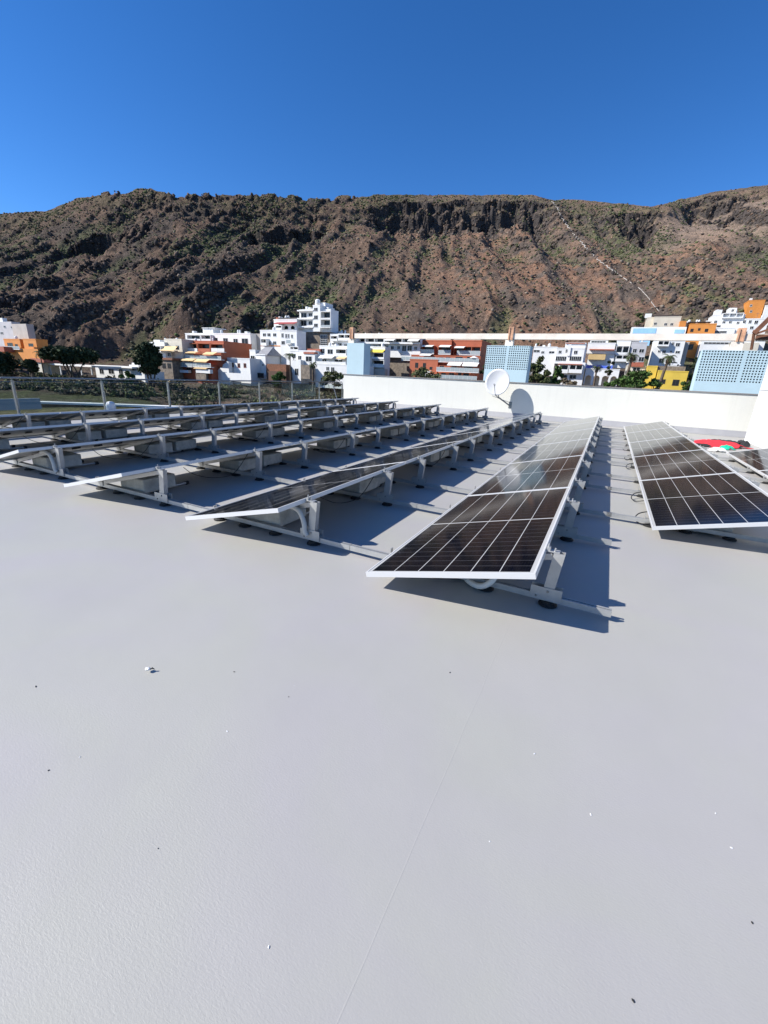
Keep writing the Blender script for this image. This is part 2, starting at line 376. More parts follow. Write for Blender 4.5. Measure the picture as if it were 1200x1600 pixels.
# conduits and cables
def pipe(name, pts, r, m, label, cat, group=None, n=10):
    # smooth a control polyline (Catmull-Rom)
    P = [Vector(p) for p in pts]; out = []
    for i in range(len(P)-1):
        a = P[max(i-1, 0)]; b = P[i]; c = P[i+1]; d = P[min(i+2, len(P)-1)]
        for k in range(6):
            t = k/6; out.append(.5*((2*b) + (c-a)*t + (2*a-5*b+4*c-d)*t*t + (3*b-a-3*c+d)*t**3))
    out.append(P[-1]); org = out[0].copy(); org.z = 0
    o = MB().tube([q-org for q in out], r, n).build(name, m, None, org, smooth=True); tag(o, label, cat, group); return o
for ri in range(0, 8):
    x0, y0, m0, m1 = ROWS[ri]; xh = x0+PW*cT+.02
    if ri in (1, 2, 4):
        y = 2.80-.05
        pipe('cable_conduit', [(xh-.26, y, .305), (xh-.15, y, .32), (xh-.06, y, .29), (xh-.015, y, .20), (xh-.005, y, .12), (xh+.012, y+.01, .085)], .022, conduit,
             'grey conduit down the near end post of '+where(ri), 'conduit', 'conduits at the row ends')
    if ri < 6:
        y = y0+6*PITCH_Y-.30
        pipe('cable_conduit', [(xh-.45, y, .10), (xh-.32, y, .24), (xh-.15, y, .32), (xh-.02, y, .30), (xh+.0, y+.02, .12)], .018, cable,
             'dark conduit arched under the parapet end of '+where(ri), 'conduit', 'conduits at the row ends')
x0, y0 = ROWS[5][:2]
pipe('cable_conduit', [(x0+.45, y0+.85, .03), (x0+.58, y0+.50, .03), (x0+.72, y0+.38, .05), (x0+.80, y0+.40, .12), (x0+.76, y0+.50, .17), (x0+.58, y0+.64, .17)], .022,
     mat('white_conduit', (.66, .65, .60), .5), 'white corrugated conduit looping under the nearest tilted panel', 'conduit')
for ri in range(5):
    x0, y0 = ROWS[ri][:2]
    for q, dy in enumerate((1.1, 3.6)):
        y = y0+dy
        pipe('panel_cable', [(x0+.57, y, .21), (x0+.62, y+.1, .10+.05*rnd.random()), (x0+.75, y+.28, .05), (x0+.9, y+.5, .09), (x0+1.0, y+.68, .34)], .0045, cable,
             'black cable under the %s panel of %s' % (('nearest', 'second nearest')[q], where(ri)), 'cable', 'loose cables under the panels', 6)
for q, (cx, cyy) in enumerate([(.60, 5.15), (.60, 6.2), (.60, 8.7), (.60, 9.8), (.60, 11.3)]):
    pipe('panel_cable', [(cx+.06, cyy+.35, .10), (cx-.06, cyy+.28, .07), (cx-.10, cyy+.16, .03), (cx-.05, cyy+.04, .02), (cx+.06, cyy, .06)], .006, cable,
         'black cable loop at the low edge of the seventh row, %s nearest to the photographer' % ORD[q+1], 'cable', 'loose cables under the panels', 6)

# ------------------------------------------------------------------ railing
e = empty('glass_railing', (-13.8, 12, 0)); tag(e, 'steel post and glass railing along the left roof edge', 'railing')
def loc(o, e): o.location = tuple(-e.location); return o
ys = [5.72-2.245*2, 5.72-2.245] + [5.72+2.245*k for k in range(8)]
tg = bpy.data.materials.new('railing_glass'); tg.use_nodes = True; b = tg.node_tree.nodes['Principled BSDF']
b.inputs['Base Color'].default_value = (.62, .70, .68, 1); b.inputs['Transmission Weight'].default_value = 1; b.inputs['Roughness'].default_value = .01; b.inputs['IOR'].default_value = 1.3
for y in ys:
    o = loc(MB().box(-13.83, -13.77, y-.022, y+.022, .008, .86).build('post', steel, e), e)
    o2 = MB().box(-13.88, -13.72, y-.07, y+.07, .002, .010).tube([(-13.8, y, .86), (-13.8, y, .905)], .012, 8).build('base_plate', steel, e); loc(o2, e)
for a, bb in zip(ys[:-1], ys[1:]):
    o = loc(MB().box(-13.806, -13.794, a+.05, bb-.05, .10, .80).build('glass_pane', tg, e), e)
loc(MB().tube([(-13.8, ys[0]-.3, .925), (-13.8, 21.4, .925)], .025, 12).build('handrail', steel, e, smooth=True), e)
loc(MB().tube([(-13.8, ys[0]-.3, .835), (-13.8, 21.4, .835)], .009, 6).build('glass_rail', steel, e), e)
o = MB().tube([(0, 0, 0), (1.2, -1.4, -.62)], .02, 8).build('brace_pole', steel, None, (-13.6, 20.2, .74)); tag(o, 'thin dark diagonal pole at the corner of railing and white wall', 'pole')
# small rounded vent by railing
o = MB().lathe((0,0,0), [(.13, 0), (.13, .18), (.12, .25), (.09, .29), (.04, .31)], 16).build('roof_vent', white, None, (-13.2, 7.78, .002), smooth=True)
tag(o, 'small round topped white vent standing by the glass railing', 'vent')
# ------------------------------------------------------------------ satellite dish
sh = onY(806, 625, WY); tt = .80
t_z = 1.05
dc = onY(777, 597, 17.35); dr = .50
e = empty('satellite_dish', (dc.x+.4, WY, 0)); tag(e, 'white satellite dish on a bracket in front of the parapet wall', 'satellite dish')
dn = (Vector((0, 0, CAM_H)) - dc).normalized() + Vector((-.20, 0, .22)); dn.normalize()
ua = dn.cross(Vector((0,0,1))).normalized(); ub = ua.cross(dn).normalized()
if ub.z < 0: ub = -ub
v = []; f = []; nr, ns = 7, 40
for side in (0, 1):
    for i in range(nr+1):
        r = dr*i/nr
        for k in range(ns):
            a = 2*math.pi*k/ns; dd = .11*(i/nr)**2 - .11 - side*.006
            v.append(dc + ua*(r*.94*math.cos(a)) + ub*(r*1.03*math.sin(a)) + dn*dd)
q = (nr+1)*ns
for side in (0, 1):
    for i in range(nr):
        for k in range(ns):
            fc = (side*q+i*ns+k, side*q+i*ns+(k+1) % ns, side*q+(i+1)*ns+(k+1) % ns, side*q+(i+1)*ns+k)
            f.append(fc if side == 0 else fc[::-1])
for k in range(ns): f.append((nr*ns+k, nr*ns+(k+1) % ns, q+nr*ns+(k+1) % ns, q+nr*ns+k))
dishm = mat('dish_paint', (.62, .62, .61), .5, var=.05, scale=3)
o = MB().add(v, f).build('reflector', dishm, e, smooth=True); loc(o, e)
armb = dc - ub*dr*1.0 - dn*.04; lnb = dc + dn*.42 - ub*.20
att = onY(797, 634, WY)
o = MB().tube([armb, lnb], .014, 8).tube([lnb-dn*.05, lnb+dn*.07], .032, 10).build('feed_arm', mat('grey_metal', (.28, .28, .28), .5, .4), e); loc(o, e)
o = MB().tube([dc-dn*.12-ub*.1, armb-dn*.10+Vector((.1, .1, -.05)), att], .02, 8).tube([armb, att+Vector((0,0,-.02))], .018, 8).tube([armb+ua*.12-ub*.03, att+Vector((0, -.01, .12))], .009, 6).build('mount_arm', mat('grey_metal', (.3, .3, .3), .5), e); loc(o, e)
o = MB().box(att.x-.06, att.x+.06, WY-.015, WY-.002, att.z-.1, att.z+.16).build('wall_plate', steel, e); loc(o, e)

# ------------------------------------------------------------------ blue screens, beam (neighbouring roof terrace)
SY = 27.0
def screen(x0p, x1p, ytp, label, _n, nrow, holes=True, dep=.5, gap=None, zbp=600):
    a = onY(x0p, ytp, SY); c = onY(x1p, ytp, SY); z1 = (a.z+c.z)/2; z0 = -.6
    e = empty('ventilation_screen' if holes else 'blue_pillar', ((a.x+c.x)/2, SY, z0)); tag(e, label, 'screen wall' if holes else 'pillar')
    w_ = c.x-a.x; m = MB(); ncol = max(1, round(w_/.1185))
    if holes:
        # pierced leaf: a real grid of bars with square openings
        zs = z1 - (z1-.9)*.60 if False else z1 - .123*nrow
        m.box(a.x, c.x, SY, SY+.12, z0, zs)
        cells_x = ncol; px_ = w_/ncol; pz = (z1-zs)/nrow; hw = px_*.275; hz = pz*.275
        blocked = gap or []
        xs = [a.x]
        for i in range(nrow):                     # horizontal bars
            za = zs + i*pz
            m.box(a.x, c.x, SY, SY+.12, za, za+pz/2-hz)
            m.box(a.x, c.x, SY, SY+.12, za+pz/2+hz, za+pz)
        for i in range(nrow):
            za = zs+i*pz
            for k in range(ncol+1):
                xl = a.x if k == 0 else a.x+(k-.5)*px_+hw
                xr = c.x if k == ncol else a.x+(k+.5)*px_-hw
                m.box(xl, xr, SY+.001, SY+.119, za+pz/2-hz, za+pz/2+hz)
            for k in blocked:
                m.box(a.x+(k+.5)*px_-hw, a.x+(k+.5)*px_+hw, SY+.002, SY+.118, za+pz/2-hz, za+pz/2+hz)
    else:
        m.box(a.x, c.x, SY, SY+.12, z0, z1)
    o = m.build('pierced_wall' if holes else 'front_wall', lblue, e); loc(o, e)
    sidem = mat('dark_blue_side', (.22, .27, .31), .8, var=.1, scale=1) if False else lblue
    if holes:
        o = MB().box(a.x+.13, c.x-.13, SY+.16, SY+.2, zs-.1, z1-.07).build('added_shade_backing', mat('hole_shade_black', (.008, .01, .012), .9, spec=.1), e); loc(o, e)  # dark panel added behind the openings so they read as deep shade
    s_ = MB().box(c.x-.12, c.x, SY+.121, SY+dep, z0, z1).box(a.x, a.x+.12, SY+.121, SY+dep, z0, z1).box(a.x+.121, c.x-.121, SY+dep-.1, SY+dep, z0, z1).box(a.x+.121, c.x-.121, SY+.121, SY+dep-.101, z1-.06, z1)  # sides and back, plus a top added to keep the inside dark
    o = s_.build('sides_and_added_top', sidem, e); loc(o, e)
    return a, c, z1
screen(542.5, 569, 536, 'plain light blue pillar above the left end of the parapet', 0, 0, False, .9)
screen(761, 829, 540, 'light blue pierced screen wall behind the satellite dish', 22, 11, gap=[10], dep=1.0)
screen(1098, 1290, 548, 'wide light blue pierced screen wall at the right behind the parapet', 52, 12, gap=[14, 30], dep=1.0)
bz = onY(860, 524, SY+.3)
e = empty('roof_beam', (-5, SY+.3, 2)); tag(e, 'long rust stained concrete beam above the pierced blue screens', 'beam')
xl = onY(555, 525, SY+.3).x; xr = onY(1175, 525, SY+.3).x
zt = (onY(600, 520.5, SY+.3).z + onY(1100, 523, SY+.3).z)/2; zb = (onY(600, 529, SY+.3).z + onY(1100, 532.5, SY+.3).z)/2
o = MB().box(xl, xr+3, SY+.15, SY+.45, zb, zt).build('beam', rust, e); loc(o, e)
for i, (pa, pb, t_, bt) in enumerate([(549, 554, 512, 537), (797, 804.5, 511, 540), (1154, 1166, 513, 548)]):
    A = onY(pa, t_, SY+.3); B = onY(pb, t_, SY+.3); 
    o = MB().box(A.x, B.x, SY+.12, SY+.48, zb-.03, A.z).box(A.x, A.x+.07, SY+.08, SY+.119, zb-.05, A.z-.05).box(B.x-.07, B.x, SY+.08, SY+.119, zb-.05, A.z-.05).build('post_bracket', mat('rusty_bracket', (.58, .33, .20), .85, var=.4, scale=4), e); loc(o, e)
    zb2 = onY(pa, bt, SY+.3).z-.4
    o = MB().box(A.x-.15, B.x+.05, SY+.16, SY+.44, zb2, zb-.035).build('post', rust, e); loc(o, e)
# rusty pergola at right
e = empty('rusty_pergola', (7.5, SY, 2)); tag(e, 'brown rusty timber pergola at the far right end of the beam', 'pergola')
P = lambda px, py, Y=SY-.3: onY(px, py, Y)
o = MB().beam(P(1178, 521), P(1222, 478), .14, .18).beam(P(1180, 522), P(1225, 506), .10, .09).beam(P(1181, 527), P(1235, 518), .08, .08).build('rafter', rust2, e); loc(o, e)
o = MB().beam(P(1174, 546, SY+.1), P(1179, 516), .10, .10).build('post', rust2, e); loc(o, e)
p1, p2 = P(1182, 523, SY+.1), P(1215, 531, SY+.1)
o = MB().box(p1.x, p2.x+2, SY, SY+.8, p2.z, p1.z).build('wall_panel', mat('dark_timber', (.10, .055, .035), .85, var=.4, scale=3), e); loc(o, e)
nb = MB().box(-20, 12, 23.5, 29, -10, .15).build('neighbour_terrace', roofm); tag(nb, 'lower grey roof terrace beyond the parapet carrying the blue screens', 'building')
nb.location = (0, 0, -.75)

# ------------------------------------------------------------------ cloths and tools on roof by the bulkhead
def crumple(name, cx, cy_, w, d, h, m, label, cat, seed, n=26):
    r = np.random.default_rng(seed); ph = r.uniform(0, 6.28, 12); fr = r.uniform(4, 15, 12); dr_ = r.uniform(0, 6.28, 12)
    V = []; F = []
    for i in range(n):
        for k in range(n):
            u, v_ = i/(n-1)*2-1, k/(n-1)*2-1
            edge = 1+.18*math.sin(3*math.atan2(v_, u)+ph[0])+.12*math.sin(7*math.atan2(v_, u)+ph[1])
            # square to disc
            X = u*math.sqrt(1-v_*v_/2)*edge; Y_ = v_*math.sqrt(1-u*u/2)*edge; rr = min(1, math.hypot(X, Y_))
            z = sum(abs(math.sin(fr[q]*(X*math.cos(dr_[q])+Y_*math.sin(dr_[q])) + ph[q])) for q in range(8))/8
            V.append((X*w/2, Y_*d/2, .006 + h*(1-rr**3)*(.35+z)*.9 + .012*z))
    for i in range(n-1):
        for k in range(n-1): F.append((i*n+k, (i+1)*n+k, (i+1)*n+k+1, i*n+k+1))
    o = MB().add(V, F).build(name, m, None, (cx, cy_, 0), smooth=True)
    s = o.modifiers.new('thick', 'SOLIDIFY'); s.thickness = .006; s.offset = 1
    return tag(o, label, cat)
fab = lambda n, c: mat(n, c, .85, var=.2, scale=12)
crumple('red_jacket', 2.82, 14.45, 1.35, .95, .13, fab('red_fabric', (.75, .025, .04)), 'crumpled bright red jacket lying on the roof by the white housing', 'jacket', 3)
crumple('black_jacket', 3.15, 15.35, 1.05, .42, .08, fab('black_fabric', (.02, .02, .024)), 'black jacket heaped behind the red jacket', 'jacket', 5)
crumple('tool_bag', 3.50, 15.0, .38, .36, .15, fab('black_bag_fabric', (.018, .02, .022)), 'small black bag at the right of the red jacket', 'bag', 9)
crumple('green_cloth', 2.93, 13.80, .34, .30, .09, fab('green_fabric', (.0, .42, .26)), 'small turquoise green cloth in front of the red jacket', 'cloth', 12)
crumple('black_cloth', 2.45, 14.05, .45, .30, .05, fab('black_cloth_fabric', (.02, .02, .022)), 'flat black cloth left of the turquoise cloth', 'cloth', 15)
crumple('white_sack', 2.62, 13.10, .40, .28, .09, fab('white_fabric', (.72, .71, .68)), 'white plastic sack lying between the last two rows of panels', 'sack', 18)
# grit and scraps
crumple('paint_scrap', -1.77, 1.03, .020, .013, .004, fab('scrap_white', (.8, .8, .8)), 'small white scrap of peeled coating on the open roof', 'scrap', 21, 10)
o = MB().tube([(0, 0, .012), (.012, .008, .02), (.022, .014, .012)], [.003, .004, .001], 6).build('dark_chip', rubber, None, (-1.765, 1.035, 0)); tag(o, 'thin dark chip sticking up from the white scrap', 'chip')
specks = [(56, 1073, 0), (451, 1089, 0), (460, 1071, 1), (355, 1143, 1), (366, 1050, 0), (703, 1051, 0), (1118, 1271, 1), (1175, 1442, 0), (989, 1564, 0), (835, 1178, 1), (247, 1326, 0),
          (125, 1183, 1), (923, 1273, 1), (765, 1315, 1), (1143, 1325, 1), (420, 1480, 1), (76, 1204, 0)]
for i, (px, py, wt) in enumerate(specks):
    d = ray(px, py); t = -CAM_H/d.z; x, y = d.x*t, d.y*t
    s_ = rnd.uniform(.0014, .0026)*(1.2 if wt == 0 else 1)
    o = MB().lathe((0,0,0), [(s_*.7, 0), (s_, s_*.6), (s_*.4, s_*1.1)], 5).build('grit_speck', fab('scrap_white', (1, 1, 1)) if wt else rubber, None, (x, y, .0))
    o.scale = (1+rnd.random()*1.5, 1, 1); o.rotation_euler.z = rnd.random()*6
    tag(o, 'tiny %s speck of grit lying on the open grey roof' % ('white' if wt else 'dark'), 'grit', 'white specks of grit' if wt else 'dark specks of grit')

# ================================================================== TERRAIN
def hash2(ix, iy, seed):
    h = (ix.astype(np.int64)*374761393 + iy.astype(np.int64)*668265263 + seed*974634777) & 0xffffffff
    h = ((h ^ (h >> 13))*1274126177) & 0xffffffff; h = h ^ (h >> 16)
    return (h & 0xffffff)/float(0xffffff)
def vnoise(x, y, seed=0):
    ix, iy = np.floor(x), np.floor(y); fx, fy = x-ix, y-iy
    fx = fx*fx*(3-2*fx); fy = fy*fy*(3-2*fy); ix = ix.astype(np.int64); iy = iy.astype(np.int64)
    a = hash2(ix, iy, seed); b = hash2(ix+1, iy, seed); c = hash2(ix, iy+1, seed); d = hash2(ix+1, iy+1, seed)
    return (a+(b-a)*fx)*(1-fy) + (c+(d-c)*fx)*fy
def fbm(x, y, seed=0, o=4, g=.5):
    s = 0; a = 1; t = 0
    for i in range(o):
        s = s + a*vnoise(x, y, seed+i*17); t += a; a *= g; x = x*2.03+5.1; y = y*2.03+1.7
    return s/t
def ridged(x, y, seed=0, o=4):
    s = 0; a = 1; t = 0
    for i in range(o):
        s = s + a*(1-np.abs(2*vnoise(x, y, seed+i*13)-1)); t += a; a *= .5; x = x*2.07+3.3; y = y*2.07+8.1
    return s/t
def sstep(a, b, x): t = np.clip((x-a)/(b-a), 0, 1); return t*t*(3-2*t)
RID = [(-200, 335), (0, 333), (35, 332), (70, 330), (120, 310), (190, 304), (270, 306), (330, 313), (400, 311), (430, 308), (500, 317), (560, 310), (600, 305), (700, 306), (830, 306), (860, 313), (900, 313), (960, 319), (1025, 324), (1060, 313), (1120, 301), (1160, 296), (1200, 290), (1400, 272)]
rt_, re_ = [], []
for px, py in RID:
    d = ray(px, py); rt_.append(d.dot(RT)/d.dot(FWH)); re_.append(d.z/d.dot(FWH))
T0, T1 = -1.5, 1.45
def D_ridge(t): return 400 + 30*np.sin(t*5+1) + 60*sstep(.50, .60, t) 
def D_foot(t): return 196 + 8*np.sin(t*7) - 12*sstep(.2, .7, t) - 22*sstep(-.55, -.75, t)
def ground_low(t, D, u):
    """ground between the roof and the foot of the mountain"""
    lf = sstep(-.42, -.62, t)
    zr = np.interp(D, [0, 60, 96, 112, 128, 150, 162, 176, 200, 230], [-10, -10, -9.6, -8.3, -6.6, -4.6, -.5, 4.5, 12, 24])
    zl = np.interp(D, [0, 60, 80, 86, 104, 128, 150, 176, 200, 230], [-8.5, -8.5, -8.3, -7.0, -5.6, -5.0, -4.4, -3.0, 2, 8])
    zr = zr + sstep(.35, .75, t)*np.interp(D, [0, 130, 150, 200], [0, 0, 3, 11])
    return zr*(1-lf) + zl*lf
def height(t, D):
    u = t*D
    tw = t + .010*(fbm(u/18, D/18, 5)-.5)
    zfoot = ground_low(t, D_foot(t), u)
    df, drr = D_foot(t), D_ridge(t)
    ez = np.interp(t, rt_, re_)*drr + CAM_H
    s = (D-df)/(drr-df); sc_ = np.clip(s, 0, 1)
    H = ez - zfoot
    right = sstep(.0, .35, t); left = 1-sstep(-.35, .0, t)
    g = np.interp(sc_, [0, .12, .35, .62, .80, .92, 1.0], [0, .16, .36, .62, .80, .925, 1.0])
    env = sstep(0, .08, s)*(1-sstep(.80, 1.0, s))
    # spurs and gullies running down the slope, leaning with the strata
    k = np.interp(t, [-1.2, -.4, 0, .3, .6, 1.2], [120, 95, 25, -20, -65, -90])
    uu = u - k*s*1.1
    wx = 16*(fbm(u/40, D/40, 31)-.5)
    gl = ridged((uu+wx)/58, s*1.3+3, 41, 3); gl2 = ridged((uu+wx*1.5)/23, s*2.2+1, 47, 3)
    lowb = 1-.45*sstep(.35, .9, s)
    z = zfoot + H*g + env*lowb*((27-13*left)*(gl-.62) + (9+3*left)*(gl2-.6) + (1.2+3.3*left)*(ridged((uu+wx)/10.5, s*5+2, 49, 2)-.6))
    # strata benches
    hh = z/15.0 + 1.5*(fbm(u/70, D/70, 61)-.5) + .25*fbm(u/9, D/9, 62)
    fr = hh-np.floor(hh); bench = np.where(fr < .72, fr*.55/.72, .55+(fr-.72)*.45/.28)
    bm = sstep(.44, .62, fbm(u/60+9, D/45, 66)) * (.45+.55*left)
    z = z + env*bm*15.0*(bench-fr)*1.15
    # upper cliff band
    ca = (4 + 20*sstep(.25, .62, fbm(u/26, D*0+4, 73)))*(.25+.75*sstep(-.15, .0, t))*(1-.9*sstep(.50, .53, t)*(1-sstep(.56, .60, t)))
    for q, (off, am) in enumerate(((-.045, .30), (-.005, .42), (.025, .28))):
        scl = .872 + off + .045*(fbm(u/35, u*0+2, 71)-.5)*2 + .06*(fbm(u/9+q*7+.02*D, D/9, 72+q, 5, .6)-.5) + .014*(vnoise(u/2.2+q*5, D/3, 74+q)-.5)
        z = z - ca*am*(.5+vnoise(u/4+q*3, D*0+q, 78))*(1-sstep(scl-.005, scl+.004, s))*sstep(scl-.33, scl-.01, s)
    scl2 = .66 + .12*(fbm(u/50, D*0+8, 75)-.5)*2 + .07*(fbm(u/8, D/8, 77, 5, .6)-.5)
    ca2 = 15*sstep(.44, .60, fbm(u/28, D*0+14, 76))*(.12+.88*left)
    z = z - ca2*(1-sstep(scl2-.005, scl2+.004, s))*sstep(scl2-.22, scl2-.01, s)
    # blocks along the ridge, at the left
    rb = sstep(.86, .98, s)*(1-sstep(1.0, 1.04, s))
    z = z + rb*(2.4*sstep(.47, .53, fbm(u/5, D/12, 81, 3))*(1-sstep(-.10, .0, t)) + 1.2*fbm(u/5, D/5, 82))*sstep(-.64, -.58, t)
    # texture
    z0_ = z + 6*fbm(u/30, D/30, 98)
    rough = sstep(-.02, .05, s)*(1-.75*sstep(.5, .62, t)*sstep(.45, .6, s)*(1-sstep(.84, .88, s)))
    rough = rough*(1-.6*sstep(.90, .97, s)*(1-sstep(-.64, -.58, t)*(1-sstep(-.3, -.24, t))))
    z = z + rough*(4.2*(fbm(u/16, D/12, 91, 5, .55)-.5) + 1.1*(ridged(u/7, D/6, 95, 3)-.6) + .7*(vnoise(u/1.7, D/1.4, 99)-.5) + 1.6*(ridged(u/13+z0_/30, z0_/3.2, 97, 2)-.6)*sstep(.2, .5, s))
    zl = ground_low(t, D, u) + .5*(fbm(u/8, D/8, 101)-.5)*sstep(60, 90, D) + .9*sstep(96, 112, D)*(ridged(u/6, D/6, 103)-.5)
    back = ez - (s-1)*60 - 8
    w = sstep(-.02, .06, s)
    z = zl*(1-w) + z*w
    z = np.where(s > 1, np.minimum(z, z*0+ez+3)-60*(s-1)*sstep(1, 1.1, s), z)
    return z, s, gl, gl2, bm
NT = 1150
Ds = np.concatenate([np.linspace(8, 100, 60), np.linspace(101, 190, 110), np.linspace(190.7, 480, 400), np.linspace(483, 760, 40)])
tv = np.linspace(T0, T1, NT)
TT, DD = np.meshgrid(tv, Ds)
Z, S, GL, GL2, BM = height(TT, DD)
U = TT*DD
X = U*RT.x + DD*FWH.x; Yw = U*RT.y + DD*FWH.y
# craggy sideways displacement so that cliffs break up in all directions
st0 = np.hypot(np.gradient(Z, axis=0)/np.maximum(np.gradient(DD, axis=0), 1e-3), np.gradient(Z, axis=1)/np.maximum(np.gradient(U, axis=1), 1e-3))
cw_ = sstep(1.2, 2.2, st0)*sstep(0, .08, S)
sh = cw_*(4.0*(fbm(U/5+Z*.13, Z/4.5, 401, 3)-.5) + 1.6*(vnoise(U/1.6, Z/1.5, 405)-.5))
X = X + sh*FWH.x; Yw = Yw + sh*FWH.y
V = np.stack([X, Yw, Z], -1).reshape(-1, 3)
nr_, nc_ = TT.shape
idx = np.arange(nr_*nc_).reshape(nr_, nc_)
Fq = np.stack([idx[:-1, :-1], idx[:-1, 1:], idx[1:, 1:], idx[1:, :-1]], -1).reshape(-1, 4)
# colours (real rock, soil and plant colours)
dz_d = np.gradient(Z, axis=0)/np.maximum(np.gradient(DD, axis=0), 1e-3); dz_u = np.gradient(Z, axis=1)/np.maximum(np.gradient(U, axis=1), 1e-3)
steep = np.hypot(dz_d, dz_u)
def mixc(a, b, f): return a*(1-f[..., None]) + np.array(b)*f[..., None]
n1 = fbm(U/22, DD/22, 201, 5); n2 = fbm(U/6, DD/5, 205, 4); n3 = fbm(U/60, DD/50, 209, 4)
col = np.zeros(TT.shape+(3,)) + np.array((.105, .072, .052))
col = mixc(col, (.072, .056, .045), sstep(.45, .6, n1))
red = sstep(-.15, .3, TT)*(1-sstep(.35, .75, S))*sstep(.52, .68, GL) + .35*sstep(.52, .62, n3)*(1-sstep(.8, .9, S))
col = mixc(col, (.17, .092, .056), np.clip(red, 0, 1)*sstep(.38, .58, n2)*.6)
scree = sstep(.42, .60, TT)*sstep(.42, .60, S)*(1-sstep(.85, .88, S))
col = mixc(col, (.15, .112, .085), scree*.8)
gr = np.clip(sstep(.60, .45, GL) + sstep(.58, .42, GL2)*.8, 0, 1)*sstep(.42, .56, n2)*(1-sstep(.70, .85, S)*.7)*(1-scree*.8)
col = mixc(col, (.060, .072, .034), np.clip(gr, 0, 1)*.85)
topg = sstep(.84, .90, S)*sstep(.4, .6, n2); col = mixc(col, (.085, .070, .042), topg*.7)
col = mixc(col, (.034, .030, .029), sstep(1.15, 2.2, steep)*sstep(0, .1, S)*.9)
low = 1-sstep(-.06, .02, S)
grass = low*sstep(60, 75, DD)*(1-sstep(98, 101, DD)); col = mixc(col, (.075, .078, .038), grass*(.45+.55*sstep(.35, .6, n2)))
col = mixc(col, (.12, .095, .07), low*(1-sstep(40, 60, DD)))
col = mixc(col, (.13, .10, .075), low*sstep(100, 106, DD)*sstep(.35, .65, n2)*.8)
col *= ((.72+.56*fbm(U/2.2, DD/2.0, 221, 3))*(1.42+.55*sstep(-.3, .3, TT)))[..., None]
tm = bpy.data.materials.new('hillside_rock'); tm.use_nodes = True; nt = tm.node_tree; N = nt.nodes; K = nt.links; b = N['Principled BSDF']
b.inputs['Roughness'].default_value = .95; b.inputs['Specular IOR Level'].default_value = .1
at_ = N.new('ShaderNodeVertexColor'); at_.layer_name = 'tint'; tc = N.new('ShaderNodeTexCoord')
n_ = N.new('ShaderNodeTexNoise'); n_.inputs['Scale'].default_value = .9; n_.inputs['Detail'].default_value = 6; n_.inputs['Roughness'].default_value = .75; K.new(tc.outputs['Object'], n_.inputs['Vector'])
mr = N.new('ShaderNodeMapRange'); mr.inputs['From Min'].default_value = .3; mr.inputs['From Max'].default_value = .7; mr.inputs['To Min'].default_value = .45; mr.inputs['To Max'].default_value = 1.55; K.new(n_.outputs['Fac'], mr.inputs['Value'])
vm = N.new('ShaderNodeVectorMath'); vm.operation = 'SCALE'; K.new(at_.outputs['Color'], vm.inputs[0]); K.new(mr.outputs[0], vm.inputs['Scale']); K.new(vm.outputs[0], b.inputs['Base Color'])
bp = N.new('ShaderNodeBump'); bp.inputs['Strength'].default_value = 1; bp.inputs['Distance'].default_value = 1.6; K.new(n_.outputs['Fac'], bp.inputs['Height']); K.new(bp.outputs[0], b.inputs['Normal'])
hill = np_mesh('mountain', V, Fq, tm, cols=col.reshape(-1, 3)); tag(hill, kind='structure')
# far ground sheet under everything, to the horizon
o = MB().box(-3000, 3000, -3000, 3000, -14, -12.5).build('ground', mat('far_ground', (.12, .10, .08), .95, var=.3, scale=.02)); tag(o, kind='structure')
def zat(x, y):
    D = x*FWH.x + y*FWH.y; u = x*RT.x + y*RT.y
    return float(height(np.array([u/D]), np.array([D]))[0][0])

# scattered shrubs and rocks (uncountable): one mesh each
ICO_V = []; ph_ = (1+5**.5)/2
for a in (-1, 1):
    for b_ in (-ph_, ph_): ICO_V += [(0, a, b_), (a, b_, 0), (b_, 0, a)]
ICO_V = np.array(ICO_V)/math.hypot(1, ph_)
from itertools import combinations
ICO_F = []
for i, j, k in combinations(range(12), 3):
    a, b_, c = ICO_V[i], ICO_V[j], ICO_V[k]
    if max(np.linalg.norm(a-b_), np.linalg.norm(b_-c), np.linalg.norm(a-c)) < 1.06:
        ICO_F.append((i, j, k) if np.dot(np.cross(b_-a, c-a), a+b_+c) > 0 else (i, k, j))
ICO_F = np.array(ICO_F)
def scatter(name, n, tmin, tmax, Dmin, Dmax, size, maskf, mat_, colf, squash=.7, jag=.35, seed=1, box=False):
    r = np.random.default_rng(seed)
    m = n*6; t = r.uniform(tmin, tmax, m); D = np.sqrt(r.uniform(Dmin**2, Dmax**2, m))
    z, s, gl, gl2, bm = height(t, D); keep = r.random(m) < maskf(t, D, s, gl, gl2); keep = np.where(keep)[0][:n]
    t, D, z = t[keep], D[keep], z[keep]; u = t*D; n = len(t)
    sz = r.uniform(size[0], size[1], n)*r.uniform(.5, 1, n)
    P = np.stack([u*RT.x+D*FWH.x, u*RT.y+D*FWH.y, z+sz*squash*.25], -1)
    J = 1 + jag*r.uniform(-1, 1, (n, 12, 1))
    Vv = ICO_V[None]*J*sz[:, None, None]; Vv[..., 2] *= squash
    Vv = Vv + P[:, None]
    Fv = ICO_F[None] + (np.arange(n)*12)[:, None, None]
    cc = np.repeat(colf(r, n)[:, None], 12, 1)
    o = np_mesh(name, Vv.reshape(-1, 3), Fv.reshape(-1, 3), mat_, cols=cc.reshape(-1, 3)); return o
shm = bpy.data.materials.new('dry_shrub'); shm.use_nodes = True; nt = shm.node_tree; a_ = nt.nodes.new('ShaderNodeVertexColor'); a_.layer_name = 'tint'
